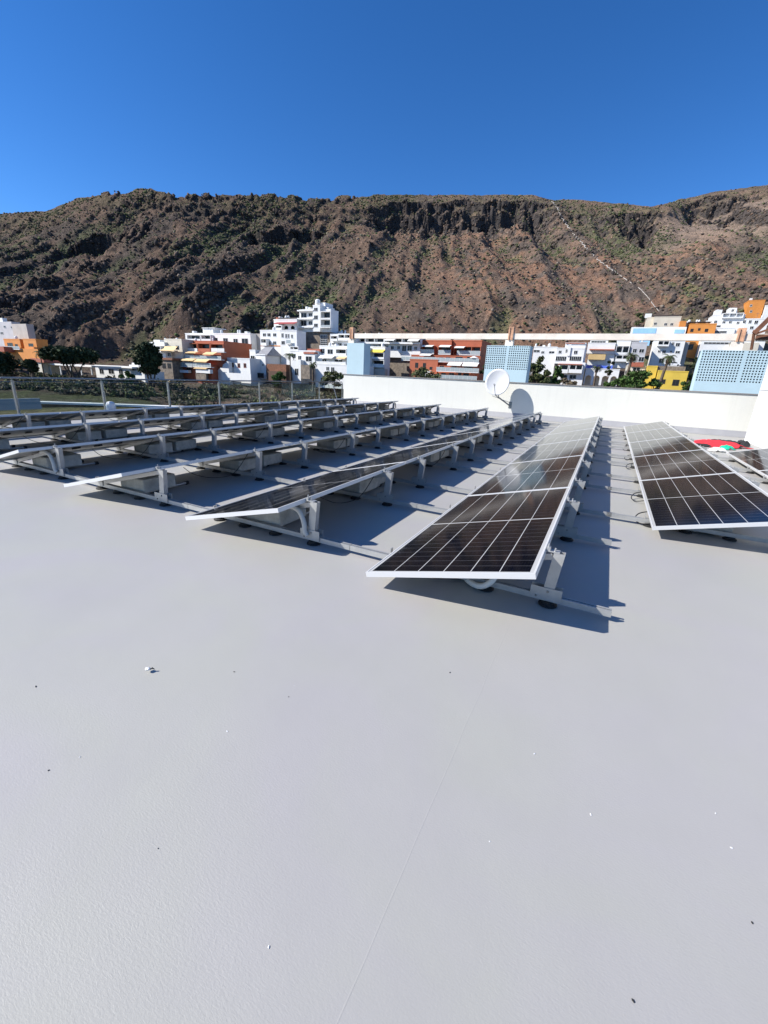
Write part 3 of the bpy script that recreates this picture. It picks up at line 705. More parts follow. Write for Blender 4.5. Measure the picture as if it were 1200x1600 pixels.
nt.links.new(a_.outputs['Color'], nt.nodes['Principled BSDF'].inputs['Base Color']); nt.nodes['Principled BSDF'].inputs['Roughness'].default_value = 1; nt.nodes['Principled BSDF'].inputs['Specular IOR Level'].default_value = .05
greens = np.array([(.085, .105, .045), (.11, .125, .06), (.075, .08, .045), (.13, .125, .085), (.11, .10, .07)])
o = scatter('shrubs', 24000, -1.0, 1.0, 200, 440, (.35, 1.1), lambda t, D, s, gl, gl2: (.12+.9*sstep(.60, .42, gl)+.5*sstep(.58, .45, gl2))*(s < .99)*(1-.75*sstep(.5, .6, t)*sstep(.5, .6, s)), shm,
            lambda r, n: greens[r.integers(0, 5, n)]*r.uniform(.6, 1.3, (n, 1)))
tag(o, 'green and grey desert shrubs scattered over the mountainside', 'shrubs', kind='stuff')
browns = np.array([(.08, .065, .055), (.13, .095, .072), (.20, .13, .09), (.18, .15, .12), (.06, .05, .046)])
o = scatter('rocks', 9000, -1.0, 1.0, 195, 440, (.3, 1.1), lambda t, D, s, gl, gl2: (.35+.6*sstep(.55, .75, gl))*(s < .995)*(1-.7*sstep(.5, .6, t)*sstep(.5, .6, s)), shm,
            lambda r, n: browns[r.integers(0, 5, n)]*r.uniform(.7, 1.3, (n, 1)), squash=.8, jag=.5, seed=4)
tag(o, 'dark volcanic boulders strewn over the mountainside', 'rocks', kind='stuff')
# angular basalt blocks standing on the steep faces
r_ = np.random.default_rng(77); ri_, ci_ = np.where((st0 > 1.9) & (S > .06) & (S < 1.0) & (np.abs(TT) < 1.0))
pk = r_.integers(0, len(ri_), 9000); ri_, ci_ = ri_[pk], ci_[pk]; n_b = len(pk)
Vg = np.stack([X, Yw, Z], -1); fa = r_.random((n_b, 1)); P0 = Vg[ri_, ci_]*(1-fa) + Vg[np.minimum(ri_+1, nr_-1), ci_]*fa
sz_ = r_.uniform(.3, 1.15, n_b)**1.3; J = 1+.5*r_.uniform(-1, 1, (n_b, 12, 1)); Vv = ICO_V[None]*J*sz_[:, None, None]; Vv[..., 2] *= r_.uniform(.5, 1.5, (n_b, 1)); Vv = Vv + P0[:, None]
bcol = np.array([(.055, .046, .042), (.075, .06, .052), (.12, .09, .072), (.10, .075, .058), (.04, .036, .034)])[r_.integers(0, 5, n_b)]*r_.uniform(.8, 1.4, (n_b, 1))
o = np_mesh('outcrop_rocks', Vv.reshape(-1, 3), (ICO_F[None] + (np.arange(n_b)*12)[:, None, None]).reshape(-1, 3), shm, cols=np.repeat(bcol, 12, 0))
tag(o, 'dark basalt crags along the cliff bands of the mountain', 'rocks', kind='stuff')
r_ = np.random.default_rng(8); nb_ = 5200
t_ = r_.uniform(-1.0, .2, nb_); D_ = r_.uniform(98, 146, nb_); k_ = r_.random(nb_) < (.08+.92*sstep(.46, .56, fbm(t_*D_/9, D_/9, 301, 4))); t_, D_ = t_[k_], D_[k_]
z_ = height(t_, D_)[0]; nb_ = len(t_); sz_ = r_.uniform(.35, 1.5, nb_)*r_.uniform(.6, 1.2, nb_)
P_ = np.stack([t_*D_*RT.x+D_*FWH.x, t_*D_*RT.y+D_*FWH.y, z_+sz_*.35], -1); nl_ = 34
d_ = r_.normal(size=(nb_, nl_, 3)); d_ /= np.linalg.norm(d_, axis=2)[..., None]; d_[..., 2] = d_[..., 2]*.75
Q_ = P_[:, None] + d_*sz_[:, None, None]*r_.uniform(.3, 1.05, (nb_, nl_, 1))
a1 = r_.normal(size=Q_.shape); a1 /= np.linalg.norm(a1, axis=2)[..., None]; b1 = np.cross(a1, r_.normal(size=Q_.shape)); b1 /= np.linalg.norm(b1, axis=2)[..., None]
ls_ = .30*(.5+r_.random((nb_, nl_, 1))); VV = np.stack([Q_-a1*ls_-b1*ls_*.6, Q_+a1*ls_-b1*ls_*.5, Q_+a1*ls_*.8+b1*ls_*.7, Q_-a1*ls_*.7+b1*ls_*.6], 2).reshape(-1, 3)
bc = np.array([(.06, .07, .035), (.085, .09, .04), (.08, .068, .045), (.12, .10, .07), (.05, .052, .032)])[r_.integers(0, 5, nb_)]*r_.uniform(.6, 1.4, (nb_, 1))
o = np_mesh('brush', VV, np.arange(len(VV)).reshape(-1, 4), shm, cols=np.repeat(bc*1.8, nl_*4, 0))
tag(o, 'dense green scrub on the bank beyond the railing', 'scrub', kind='stuff')
# white path climbing the slope
def on_terrain(px, py):
    d = ray(px, py); t = d.dot(RT)/d.dot(FWH); k = d.z/d.dot(FWH)
    Dl = np.linspace(150, 520, 1500); z = height(np.full_like(Dl, t), Dl)[0]; zz = CAM_H + k*Dl
    hit = np.where(z > zz)[0]; D = Dl[hit[0]] if len(hit) else 430.
    u = t*D; return Vector((u*RT.x+D*FWH.x, u*RT.y+D*FWH.y, CAM_H+k*D))
pts = [(863, 316), (872, 328), (878, 342), (888, 356), (898, 370), (907, 378), (918, 392), (934, 407), (950, 419), (962, 427), (980, 440), (1000, 453), (1012, 466), (1022, 480), (1031, 490)]
W3 = []
for i in range(len(pts)-1):
    for k in range(6):
        q = k/6; W3.append((pts[i][0]*(1-q)+pts[i+1][0]*q + (1.6 if (i*6+k) % 2 else -1.6)*(1 if i < 9 else .2), pts[i][1]*(1-q)+pts[i+1][1]*q, i))
mb = MB(); last = None
for px, py, i in W3:
    P3 = on_terrain(px, py) + Vector((0, 0, .5))
    if last is not None and (P3-last).length < 30:
        if rnd.random() < (.85 if i < 9 else .6): mb.beam(last, P3, rnd.uniform(.15, .6) if i < 9 else rnd.uniform(.08, .22), .25)
    last = P3
o = mb.build('path', mat('white_stone_path', (.44, .40, .36), .9, var=.5, scale=.6)); tag(o, kind='structure')

# ================================================================== TOWN
class House:
    """one building; all sizes come from its facade plane Y0, true distance D"""
    def __init__(s, label, D, px, py, cat='house', name='town_house'):
        s.Y = atD(px, py, D).y; s.px, s.py = px, py
        g = onY(px, py, s.Y); s.e = empty(name, (g.x, s.Y, g.z)); tag(s.e, label, cat)
    def X(s, px, dy=0): return onY(px, s.py, s.Y+dy).x
    def Z(s, py, dy=0, px=None): return onY(px or s.px, py, s.Y+dy).z
    def rect(s, x0, x1, yt, yb, dy=0):
        xm = (x0+x1)/2; return s.Xa(x0, yt, yb, dy), s.Xa(x1, yt, yb, dy), onY(xm, yb, s.Y+dy).z, onY(xm, yt, s.Y+dy).z
    def Xa(s, px, yt, yb, dy): return onY(px, (yt+yb)/2, s.Y+dy).x
    def put(s, mb, name, m): o = mb.build(name, m, s.e); o.location = -Vector(s.e.location); return o
    def wall(s, x0, x1, yt, yb, dy=0, dep=9, m=None, name='wall', drop=0, cap=True):
        a, b, z0, z1 = s.rect(x0, x1, yt, yb, dy); Y = s.Y+dy
        mb = MB().box(a, b, Y, Y+dep, z0-drop, z1)
        if cap and dep > 3:        # roof parapet rim
            mb.box(a-.06, b+.06, Y-.06, Y+.22, z1+.001, z1+.34).box(a-.06, b+.06, Y+dep-.22, Y+dep+.06, z1+.001, z1+.34)
            mb.box(a-.06, a+.2, Y+.221, Y+dep-.221, z1+.001, z1+.339).box(b-.2, b+.06, Y+.221, Y+dep-.221, z1+.001, z1+.339)
        return s.put(mb, name, m or white)
    def win(s, x0, x1, yt, yb, dy=0, fm=None, n=1):
        a, b, z0, z1 = s.rect(x0, x1, yt, yb, dy); Y = s.Y+dy
        t = .07
        mb = MB().box(a-t, b+t, Y-.09, Y-.003, z0-.12, z0).box(a-t, b+t, Y-.07, Y-.003, z1, z1+t).box(a-t, a, Y-.07, Y-.003, z0, z1).box(b, b+t, Y-.07, Y-.003, z0, z1)
        for k in range(1, n+1):
            xx = a+(b-a)*k/(n+1); mb.box(xx-.035, xx+.035, Y-.06, Y-.031, z0, z1)
        o = s.put(mb, 'window', fm or frame_w)
        q = MB().box(a, b, Y-.03, Y-.004, z0, z1).build('pane', glass_dark, o)
        return o
    def rail(s, x0, x1, yt, yb, dy=0, out=1.4, m=None, posts=True):
        """balcony: slab plus railing panels standing proud of the wall at dy"""
        a, b, z0, z1 = s.rect(x0, x1, yt, yb, dy-out); Y = s.Y+dy-out
        o = s.put(MB().box(a, b, Y, Y+out-.004, z0-.22, z0), 'balcony', white)
        mb = MB(); n = max(1, round((b-a)/1.5)); w = (b-a)/n
        for k in range(n): mb.box(a+k*w+.06, a+(k+1)*w-.06, Y+.03, Y+.07, z0+.06, z1-.06)
        mb.build('railing_panels', m or balglass, o)
        fr = MB().box(a, b, Y+.02, Y+.08, z1-.05, z1)
        for k in range(n+1): fr.box(a+k*w-.04, a+k*w+.04, Y+.015, Y+.085, z0+.002, z1-.052)
        fr.build('railing_frame', frame_w if m is None else m, o); return o
    def loggia(s, x0, x1, yt, yb, dy=0, dep=1.6, m=None, par=.42, nfin=1, door=True):
        """open storey: parapet, end walls, slab above, set in front of the wall at dy"""
        a, b, z0, z1 = s.rect(x0, x1, yt, yb, dy-dep); Y = s.Y+dy-dep; h = z1-z0; m = m or white
        mb = MB().box(a, b, Y, Y+.15, z0, z0+h*par).box(a, b, Y, Y+dep-.004, z1-.2, z1).box(a, b, Y+.151, Y+dep-.004, z0, z0+.15)
        for k in range(nfin+1):
            xx = a+(b-a-.2)*k/nfin; mb.box(xx, xx+.2, Y+.003, Y+dep-.004, z0+.151, z1-.201)
        o = s.put(mb, 'loggia', m)
        if door:
            q = MB()
            for k in range(nfin):
                w = (b-a)/nfin; q.box(a+k*w+w*.14, a+(k+1)*w-w*.14, Y+dep-.035, Y+dep-.006, z0+.16, z0+h*.86)
            q.build('glass_door', glass_dark, o)
        return o
    def awning(s, x0, x1, yt, yb, dy=0, m=None):
        a, b, z0, z1 = s.rect(x0, x1, yt, yb, dy-1.0); Y = s.Y+dy
        mb = MB().beam(((a+b)/2, Y-.02, z1+.02), ((a+b)/2, Y-1.7, z0+.12), b-a, .05).box(a, b, Y-1.76, Y-1.72, z0-.12, z0+.12)
        return s.put(mb, 'awning', m or awning_w)
    def roofbox(s, x0, x1, yt, yb, dy=2, dep=2.5, m=None, name='roof_room'): return s.wall(x0, x1, yt, yb, dy, dep, m, name, cap=False)
    def tank(s, px, py, r=.5, dy=2, name='water_tank', m=None):
        p = onY(px, py, s.Y+dy); o = MB().lathe((p.x, p.y, p.z), [(r, -.2), (r, .9), (r*.6, 1.2), (.05, 1.3)], 12).build(name, m or white, s.e); o.location = -Vector(s.e.location); return o
    def ac(s, px, py, dy=0):
        p = onY(px, py, s.Y+dy); o = MB().box(p.x-.4, p.x+.4, p.y-.35, p.y-.004, p.z-.3, p.z+.3).build('air_conditioner', frame_w, s.e); o.location = -Vector(s.e.location); return o
    def wins(s, rects, **k):
        for r_ in rects: s.win(*r_, **k)
    def clutter(s, x0, x1, y, n, seed, dy=3):
        r = random.Random(seed)
        for i in range(n):
            px = r.uniform(x0, x1); k = r.random(); dd = dy+r.uniform(-1, 2)
            if k < .4: s.tank(px, y, r.uniform(.3, .55), dd)
            elif k < .8: s.wall(px-1.2, px+1.2+r.random()*2, y-r.uniform(3, 5.5), y+.8, dd, 1.6, None, 'chimney', cap=False)
            else:
                p = onY(px, y, s.Y+dd); s.put(MB().tube([(p.x, p.y, p.z-.3), (p.x, p.y, p.z+2.2)], .04, 5).box(p.x-.5, p.x+.5, p.y-.02, p.y+.02, p.z+1.9, p.z+1.95), 'aerial', steel)

# --- far left
h = House('grey and white block on the hillside at the far left edge', 165, 10, 515)
h.wall(-40, 20, 503, 528, 0, 2.6, mat('pale_grey_paint', (.45, .45, .46), .75, var=.12, scale=.4), drop=3); h.wall(20.3, 43, 506, 532, -1.2, 2.2, grey_plaster_and_shade, 'side_block', drop=3)  # grey block carries the shade of the right side in its colour
h.roofbox(-20, 4, 497, 503, 1, 1.4); h.clutter(-10, 12, 503, 3, 1, .8)
h.wins([(6, 9, 509, 512), (17, 19, 510, 513), (1, 5, 519, 522), (-8, -5, 510, 513)])
h = House('orange terraced house below the grey block at the far left', 152, 30, 545)
h.wall(-30, 60, 544, 556, 0, 3, orange2, 'lower_wall', drop=3); h.wall(7, 32, 531, 544, .8, 3.4, orange2, drop=.3); h.wall(37, 57, 531, 544, .8, 3.4, orange2, 'side_block', drop=.3)
h.wall(-25, 6, 541, 549, -3, 4, redtile, 'terrace_roof', cap=False)
h.wins([(12, 20, 536, 541), (45, 52, 537, 541), (24, 28, 538, 542)], fm=frame_b); h.rail(8, 30, 541, 545, .8); h.tank(26, 531, .5)
h = House('long low white canopy roof behind the umbrella shaped tree', 140, 100, 575, 'canopy', 'canopy_roof')
h.wall(60, 148, 569, 571.5, 0, 8, awning_w, 'roof', cap=False)
for q in range(6): h.wall(62+q*16, 63+q*16, 571.6, 586, .3, .3, frame_w, 'post', cap=False)
h = House('small red roofed kiosk between the trees at the left', 143, 62, 566, 'kiosk', 'kiosk')
h.wall(50, 66, 566, 580, 0, 5, white2, drop=1); h.wall(48, 68, 560, 566, -.4, 6, redtile, 'roof', cap=False); h.win(54, 60, 569, 575)
h = House('long low white building at the foot of the slope left of the dark round tree', 146, 180, 577)
h.wall(150, 204, 574, 590, 0, 6, white, drop=1); h.wall(148, 206, 571.5, 574, -.8, 8, awning_w, 'roof', cap=False); h.wins([(156, 162, 577, 584), (170, 178, 577, 584), (186, 192, 577, 584)])
h = House('white stepped house left beside the dark round tree', 142, 215, 580)
h.wall(190, 226, 581, 592, 0, 7, white, drop=1); h.wall(203, 222, 572, 581, .6, 5, white, 'upper_wall'); h.wall(206, 216, 567, 572, 1, 3, white, 'roof_room'); h.wins([(206, 210, 574, 579), (214, 219, 574, 579), (196, 203, 584, 589)])
h = House('small white house with yellow awning between dark tree and terracotta block', 158, 255, 545)
h.wall(234, 258, 536, 562, 0, 8, white, drop=2); h.wall(258.3, 285, 531, 562, 1.2, 8, white2, 'side_block', drop=2); h.awning(252, 274, 541, 548, 0, awning_y); h.loggia(236, 251, 540, 550, 0); h.roofbox(240, 250, 531, 536); h.clutter(240, 280, 534, 4, 5)
h.wins([(262, 267, 540, 546), (275, 280, 540, 546), (262, 267, 551, 557)])
h = House('brown timber shed wall under the small white house', 152, 262, 570, 'shed', 'shed')
h.wall(250, 270, 563, 590, 0, 4, stone, drop=1); h.wall(252, 269, 559, 562.5, -.5, 4, rust2, 'roof', cap=False); h.wins([(254, 259, 568, 575), (262, 267, 568, 575)], fm=frame_b)
# --- terracotta block
h = House('terracotta apartment block with stepped balconies and yellow awnings at the left', 158, 315, 565, 'apartment block', 'apartment_block')
h.wall(286, 350, 534, 552, 0, 13, orange, drop=1); h.wall(274, 346, 552, 569, -2.6, 13, orange, 'middle_wall', drop=.5); h.wall(271, 331, 569, 594, -5.0, 14, orange, 'lower_wall', drop=2, cap=False)
h.loggia(287, 308, 536, 550.5, 0, m=orange); h.loggia(309, 328, 536, 550.5, 0, m=orange); h.loggia(329, 349, 537, 550.5, 0, m=orange)
h.rail(286, 308, 544, 549.5, -1.6, .9, white); h.rail(330, 350, 544, 549.5, -1.6, .9, white)
h.rail(273, 303, 554, 560, -2.6, 1.6); h.rail(304, 345, 556, 561, -2.6, 1.6)
h.rail(271, 300, 566, 572, -5, 1.4); h.rail(301, 329, 567, 573, -5, 1.4)
h.awning(292, 308, 549, 551.5, -3.2, awning_y); h.awning(319, 336, 550, 554, -3.2, awning_y); h.awning(283, 304, 560, 563.5, -5.2, awning_y); h.awning(305, 325, 561, 565.5, -5.2, awning_y); h.awning(305, 325, 573.5, 576, -5.2, awning_y)
h.wins([(279, 289, 561, 567), (293, 300, 561, 567), (306, 314, 562, 567), (334, 342, 556, 562)], dy=-2.6, fm=frame_b)
h.wins([(276, 286, 575, 583), (292, 300, 575, 583), (306, 312, 575, 583), (318, 326, 577, 585)], dy=-5, fm=frame_b)
h.wall(306, 328, 577, 583, -6.6, 1.2, white, 'terrace_wall', cap=False); h.wall(272, 294, 578, 582, -6.8, 1.2, white, 'terrace_wall', cap=False); h.wall(306, 322, 583.5, 594, -6.4, 1, stone, 'base_wall', cap=False)
h.clutter(292, 346, 534, 3, 6)
h = House('long white two storey block behind the terracotta block', 172, 345, 535, 'apartment block', 'apartment_block')
h.wall(291, 392, 522, 560, 0, 12, white, drop=3); h.wall(392.3, 411, 523, 552, 3, 9, grey_plaster_and_shade, 'side_block', drop=4)
h.loggia(292, 313, 523, 534, 0); h.loggia(314, 329, 523, 534, 0)
h.wins([(334, 340, 528, 535), (349, 356, 528.5, 536), (365, 371.5, 529.5, 539), (378, 387.5, 529, 539), (365, 372, 541.5, 550), (378, 388, 540.5, 550)])
h.roofbox(317, 333, 512.5, 522, 3, 5); h.wall(315, 335, 511.8, 512.6, 2.6, 6, white, 'roof_slab', cap=False); h.clutter(298, 388, 521, 7, 7)
h = House('low white house with red shuttered windows and outside stairs', 150, 372, 575)
h.wall(356, 391, 561, 592, 0, 8, white, drop=2); h.wins([(361.5, 365, 567, 573), (371.5, 375, 568, 574), (381, 384.5, 568, 574)], fm=redtile)
mb = MB()
for q in range(12):
    a_, b_, z0, z1 = h.rect(328+q*2.35, 331+q*2.35, 590-q*2.3, 596, -2.2); mb.box(a_, b_+.02*q, h.Y-2.2+.002*q, h.Y-.6, z0-1, z1)
h.put(mb, 'outside_stairs', white); h.wall(346, 392, 583, 596, -2.9, .5, white, 'garden_wall', cap=False)
h = House('small white gabled house with grey roof right of the long white block', 152, 407, 565)
h.wall(391, 400, 548, 590, .4, 6, white, 'side_block', drop=2); h.wall(400.2, 415, 555, 578, 0, 8, white, drop=3)
a_, b_, z0, z1 = h.rect(399, 417, 541, 555, 0); h.put(MB().add([(a_, h.Y-.2, z0), (b_, h.Y-.2, z0), (b_, h.Y+8, z0), (a_, h.Y+8, z0), (a_+.8, h.Y+4, z1), (b_-.8, h.Y+4, z1)], [(0,1,5,4), (2,3,4,5), (1,2,5), (3,0,4), (0,3,2,1)]), 'roof', mat('grey_roof', (.26, .26, .27), .8, var=.2, scale=1))
h.wins([(403, 405, 569, 571.5), (410, 412, 569, 571.5), (392, 398, 556, 562)])
h = House('brown timber fenced building plot between two white houses', 147, 430, 580, 'timber shed', 'shed')
h.wall(417, 447, 569, 577, 1.5, 3, rust2, drop=1, cap=False); h.wall(417, 447, 580, 592, 0, 3, mat('dark_timber', (.10, .055, .035), .85, var=.4, scale=3), 'lower_wall', drop=1, cap=False); h.win(401, 412, 583, 590, fm=frame_b)
# --- white group left of the tower
h = House('white cubic house with orange band left of the tall white tower', 160, 430, 535)
h.wall(407, 438, 517, 556, 0, 9, white, drop=3); h.wall(438.3, 464, 518, 560, -1.2, 5, white, 'side_block', drop=3)
h.wins([(411, 415.5, 521, 525.5), (418, 422.5, 521, 525.5), (427, 431.5, 521, 525.5), (418, 423, 533.5, 538.5), (427, 431.5, 533.5, 538.5), (420, 424, 545, 549)]); h.loggia(407, 416, 529, 540, 0)
h.wins([(440, 443, 521, 527), (446, 448.5, 522, 528), (450, 452, 522, 528), (455, 457.5, 523, 528), (440, 445, 533, 538)], dy=-1.2); h.rail(447, 454, 531, 537, -1.2, .8)
h.wall(407, 438, 539.5, 541, -.1, .096, orange2, 'painted_band', cap=False); h.clutter(412, 435, 517, 2, 8)
h = House('white house with dusky red roof stripe and arched windows below the tower', 168, 446, 506)
h.wall(428, 464, 500, 520, 0, 9, white, drop=3); h.awning(430, 463, 503, 506, -.1, mat('dusky_red_awning', (.35, .06, .06), .8)); h.loggia(430, 440, 508, 515, 0)
for xx in (447.5, 457.5):
    a_, b_, z0, z1 = h.rect(xx-3, xx+3, 509, 514.5); mb = MB(); r_ = (b_-a_)/2
    mb.prism([((a_+b_)/2+r_*math.cos(t_*math.pi/10), z1-r_+r_*math.sin(t_*math.pi/10)) for t_ in range(11)][::-1]+[(b_, z0), (a_, z0)][::-1][::-1][:0]+[(a_, z0), (b_, z0)], h.Y-.05, h.Y-.004); h.put(mb, 'arched_window', glass_dark)
h.roofbox(431, 437, 496, 500, 2, 3, redtile); h.wall(434, 463, 496.5, 497.6, 1.2, 4, frame_b, 'pergola', cap=False); h.clutter(436, 460, 499, 4, 9)
# --- tower
h = House('tall white tower house on a brown stone base against the mountain', 165, 492, 500, 'apartment block', 'apartment_block')
h.wall(468, 489, 485, 514, 0, 8, white, drop=1); h.wall(500, 516.5, 485, 514, 0, 5, white, 'right_wing', drop=1); h.wall(489, 500, 478, 517, -1.2, 9, white, 'stair_tower', drop=.2)
for yt_, yb_ in ((484, 486), (496.5, 499), (509.5, 512)): h.wall(464, 489, yt_, yb_, -1.4, 1.396, white, 'balcony', cap=False)
h.wall(464, 466, 499, 510, -1.35, 1.3, white, 'side_fin', cap=False)
h.wins([(470.5, 479, 489, 496.3), (482.5, 487.7, 489.5, 494), (470.5, 479, 501.2, 509), (482.5, 487.7, 502, 507.5)]); h.wins([(491, 496.3, 481, 486), (491, 496.5, 493, 499), (491, 496.5, 505.8, 511)], dy=-1.2)
h.loggia(500.5, 516.5, 486, 498, 0, par=.12); h.loggia(500.5, 516.5, 498.3, 512, 0, par=.12); h.rail(501, 516, 508, 511, -1.6, .3)
h.roofbox(492, 508, 473, 485, 2, 5); h.tank(496.5, 473.5, .9, 1.5, 'roof_dome'); h.roofbox(503, 513, 480, 485, 2, 4); h.clutter(468, 486, 484, 3, 10)
h.wall(466, 500, 514.5, 548, .4, 9, stone, 'stone_base', drop=3, cap=False); h.wall(500.3, 517, 514.5, 546, .6, 5, stone, 'right_base', drop=3, cap=False)
h.wall(500.3, 511, 523, 540, .5, .09, frame_w, 'window_grid', cap=False)
a_, b_, z0, z1 = h.rect(500.6, 510.6, 523.5, 539.5, .4); mb = MB()
for i in range(4):
    for j in range(5): mb.box(a_+(b_-a_)*(i+.12)/4, a_+(b_-a_)*(i+.88)/4, h.Y+.44, h.Y+.49, z0+(z1-z0)*(j+.12)/5, z0+(z1-z0)*(j+.88)/5)
h.put(mb, 'grid_panes', glass_dark)
h = House('white house with covered terrace right below the tower', 160, 529, 530)
h.wall(516, 549, 523, 548, 0, 9, white, drop=3); h.loggia(516, 527, 524, 533, 0); h.loggia(528, 548, 522, 532, 0, nfin=2); h.wins([(527.5, 534, 536.5, 540.5), (538, 542, 538, 541), (519, 523, 536, 541)]); h.clutter(518, 545, 522, 3, 11)
h = House('white terraced house with pale yellow awnings left of the blue pillar', 148, 520, 565, 'apartment block', 'apartment_block')
h.wall(499, 560, 542, 557, 0, 11, white, drop=1); h.wall(494, 560, 557, 571, -2.2, 9, white, 'middle_wall', drop=.5); h.wall(493, 560, 571, 592, -4, 10, white, 'lower_wall', drop=3)
h.wins([(502, 507, 545, 552), (512, 520, 546, 553)], n=1); h.loggia(524, 541, 545, 557, 0); h.awning(499, 521, 555.5, 559.5, -2.3, awning_w); h.awning(527, 541, 557, 560.5, -2.3, awning_y)
h.wins([(504, 510, 561, 566), (523, 535, 562, 567)], dy=-2.2); h.wins([(510, 514, 573.5, 578.5), (517.5, 522, 574, 581)], dy=-4); h.rail(494, 540, 565, 569, -2.2, 1.7, white); h.clutter(502, 538, 541.5, 4, 12)
h = House('white house with arched garden stairs above the small palm', 150, 474, 560)
h.wall(453, 493, 549, 580, 0, 8, white, drop=3); h.wall(448, 470, 562, 594, -3, 4, white, 'lower_wall', drop=1, cap=False); h.wall(475, 492, 553, 573, -1, 2, white, 'porch_wall', cap=False)
h.wall(474, 491, 550, 553, -1.2, 2, redtile, 'porch_roof', cap=False); h.win(478, 487, 557, 564.5, -1); h.wins([(466, 471, 556, 562), (457, 462, 553, 559)]); h.loggia(453, 466, 541, 549, 1.5)
h.wins([(452, 456, 574, 582), (461, 466, 576, 586)], dy=-3); h.wall(470, 484, 570, 592, -4, 2, stone, 'garden_wall', cap=False); h.clutter(458, 490, 548.5, 5, 13)
h.wall(480, 500, 545, 549, 2, 4, redtile, 'tiled_roof', cap=False)
# --- long white K
h = House('long white row house with roof loggia under the rusty beam', 158, 610, 542, 'apartment block', 'apartment_block')
h.wall(556, 657, 527, 553.5, 0, 9, white, drop=1); h.loggia(556, 600, 527.5, 537, 0, nfin=3, par=.3); h.loggia(600.3, 657, 527.5, 537.5, 0, nfin=4, par=.3); h.awning(602, 617, 529, 532, -1.6); h.awning(638, 655, 529, 533, -1.6)
h.wins([(584, 589, 540, 543), (593, 598, 538.5, 542), (601, 606.5, 539.5, 547), (611, 615, 541, 545.5), (621, 625, 541, 545.5), (628.5, 634.7, 540.5, 548.5), (637, 643.5, 540.5, 548.5), (647.5, 651.5, 542, 546.5)]); h.ac(627, 551); h.clutter(560, 650, 526, 6, 14)
h = House('brown stone retaining wall below the long white row house', 156, 630, 562, 'retaining wall', 'retaining_wall')
h.wall(600, 660, 553.8, 574, 1, 3, stone, drop=4, cap=False)
h = House('narrow white house with bright yellow awning beside the blue pillar', 150, 592, 565)
h.wall(572, 601, 543, 585, 0, 4, white, drop=3); h.awning(579, 600, 546, 550.5, 0, awning_b); h.loggia(578, 600, 550.5, 561, 0, par=.3); h.loggia(578, 600, 562, 574, 0, par=.45); h.wall(578, 601, 576, 592, -2, 2, grey_plaster_and_shade, 'base_wall', drop=2, cap=False); h.clutter(578, 598, 542.5, 2, 15)
# --- big terracotta
h = House('big terracotta apartment block with four tiers of glass balconies behind the parapet', 150, 700, 562, 'apartment block', 'apartment_block')
h.wall(657, 705, 533, 556, 0, 12, orange, drop=1); h.wall(707, 752, 533, 556, .8, 12, orange, 'right_block', drop=1); h.wall(642, 750, 557, 575, -3.0, 14, orange, 'middle_wall', drop=.5); h.wall(684, 748, 572, 600, -6.0, 15, orange, 'lower_wall', drop=3, cap=False); h.wall(640, 683.5, 563, 584, -5, 6, orange, 'left_wing', drop=3)
h.wall(658, 704, 529, 533, .5, .4, white2, 'roof_fence', cap=False); h.wall(709, 751, 529, 533, 1.3, .4, white2, 'roof_fence', cap=False)
h.loggia(658, 678, 540, 553, 0, m=orange, par=.05); h.loggia(684, 704.5, 540, 554, 0, m=orange, par=.05); h.loggia(709, 751, 541, 555, .8, m=orange, nfin=3, par=.05)
h.awning(660, 677, 539, 541.5, -1.6); h.awning(687, 704, 539, 542, -1.6); h.awning(711, 726, 541, 543.5, -.8)
h.rail(657, 678, 546, 552, -1.4, .7); h.rail(685, 704, 547, 553, -1.4, .7); h.rail(714, 750, 548, 554, -.6, .7)
h.wins([(662, 668, 559, 564), (672, 678, 559, 564), (686, 692, 558.5, 564), (697, 703, 558.5, 564), (712, 722, 558, 564), (730, 742, 558, 564)], dy=-3, fm=frame_b)
h.rail(627, 681, 557.5, 563, -3.4, 1.5); h.rail(681.5, 748, 559.5, 565.5, -3.2, 1.7)
h.awning(657, 674, 552.5, 555.5, -3.1); h.awning(700, 721, 566, 571, -6.1); h.awning(723, 747, 566.5, 572, -6.1)
h.wins([(649, 653, 567, 574), (661, 665, 567.5, 574.5), (671.5, 675, 573.5, 577)], dy=-5, fm=frame_b); h.wins([(687, 693, 572, 578), (704, 714, 573, 578), (726, 738, 573, 578), (690, 696, 583, 590), (702, 709, 583, 590), (716, 720, 583, 590), (724, 732, 584, 590)], dy=-6, fm=frame_b)
h.rail(682, 748, 574.5, 580.5, -6.4, 1.5); h.rail(656, 745, 586, 592, -7, 2.2); h.awning(650, 672, 579, 583, -6)
p_ = onY(741, 557, h.Y-3.8); h.put(MB().lathe((p_.x, p_.y, p_.z), [(1.5, -.5), (.7, -.1), (.05, .12)], 10).tube([(p_.x, p_.y, p_.z-2.2), (p_.x, p_.y, p_.z-.4)], .04, 5), 'parasol', awning_w)
h.clutter(662, 748, 532.5, 4, 16)
h = House('small grey and white house between terracotta block and pierced screen', 165, 762, 550)
h.wall(752, 790, 541, 553, 0, 8, grey_plaster_and_shade, drop=2); h.wall(752, 775, 553, 566, -1, 4, white, 'lower_wall', drop=3)
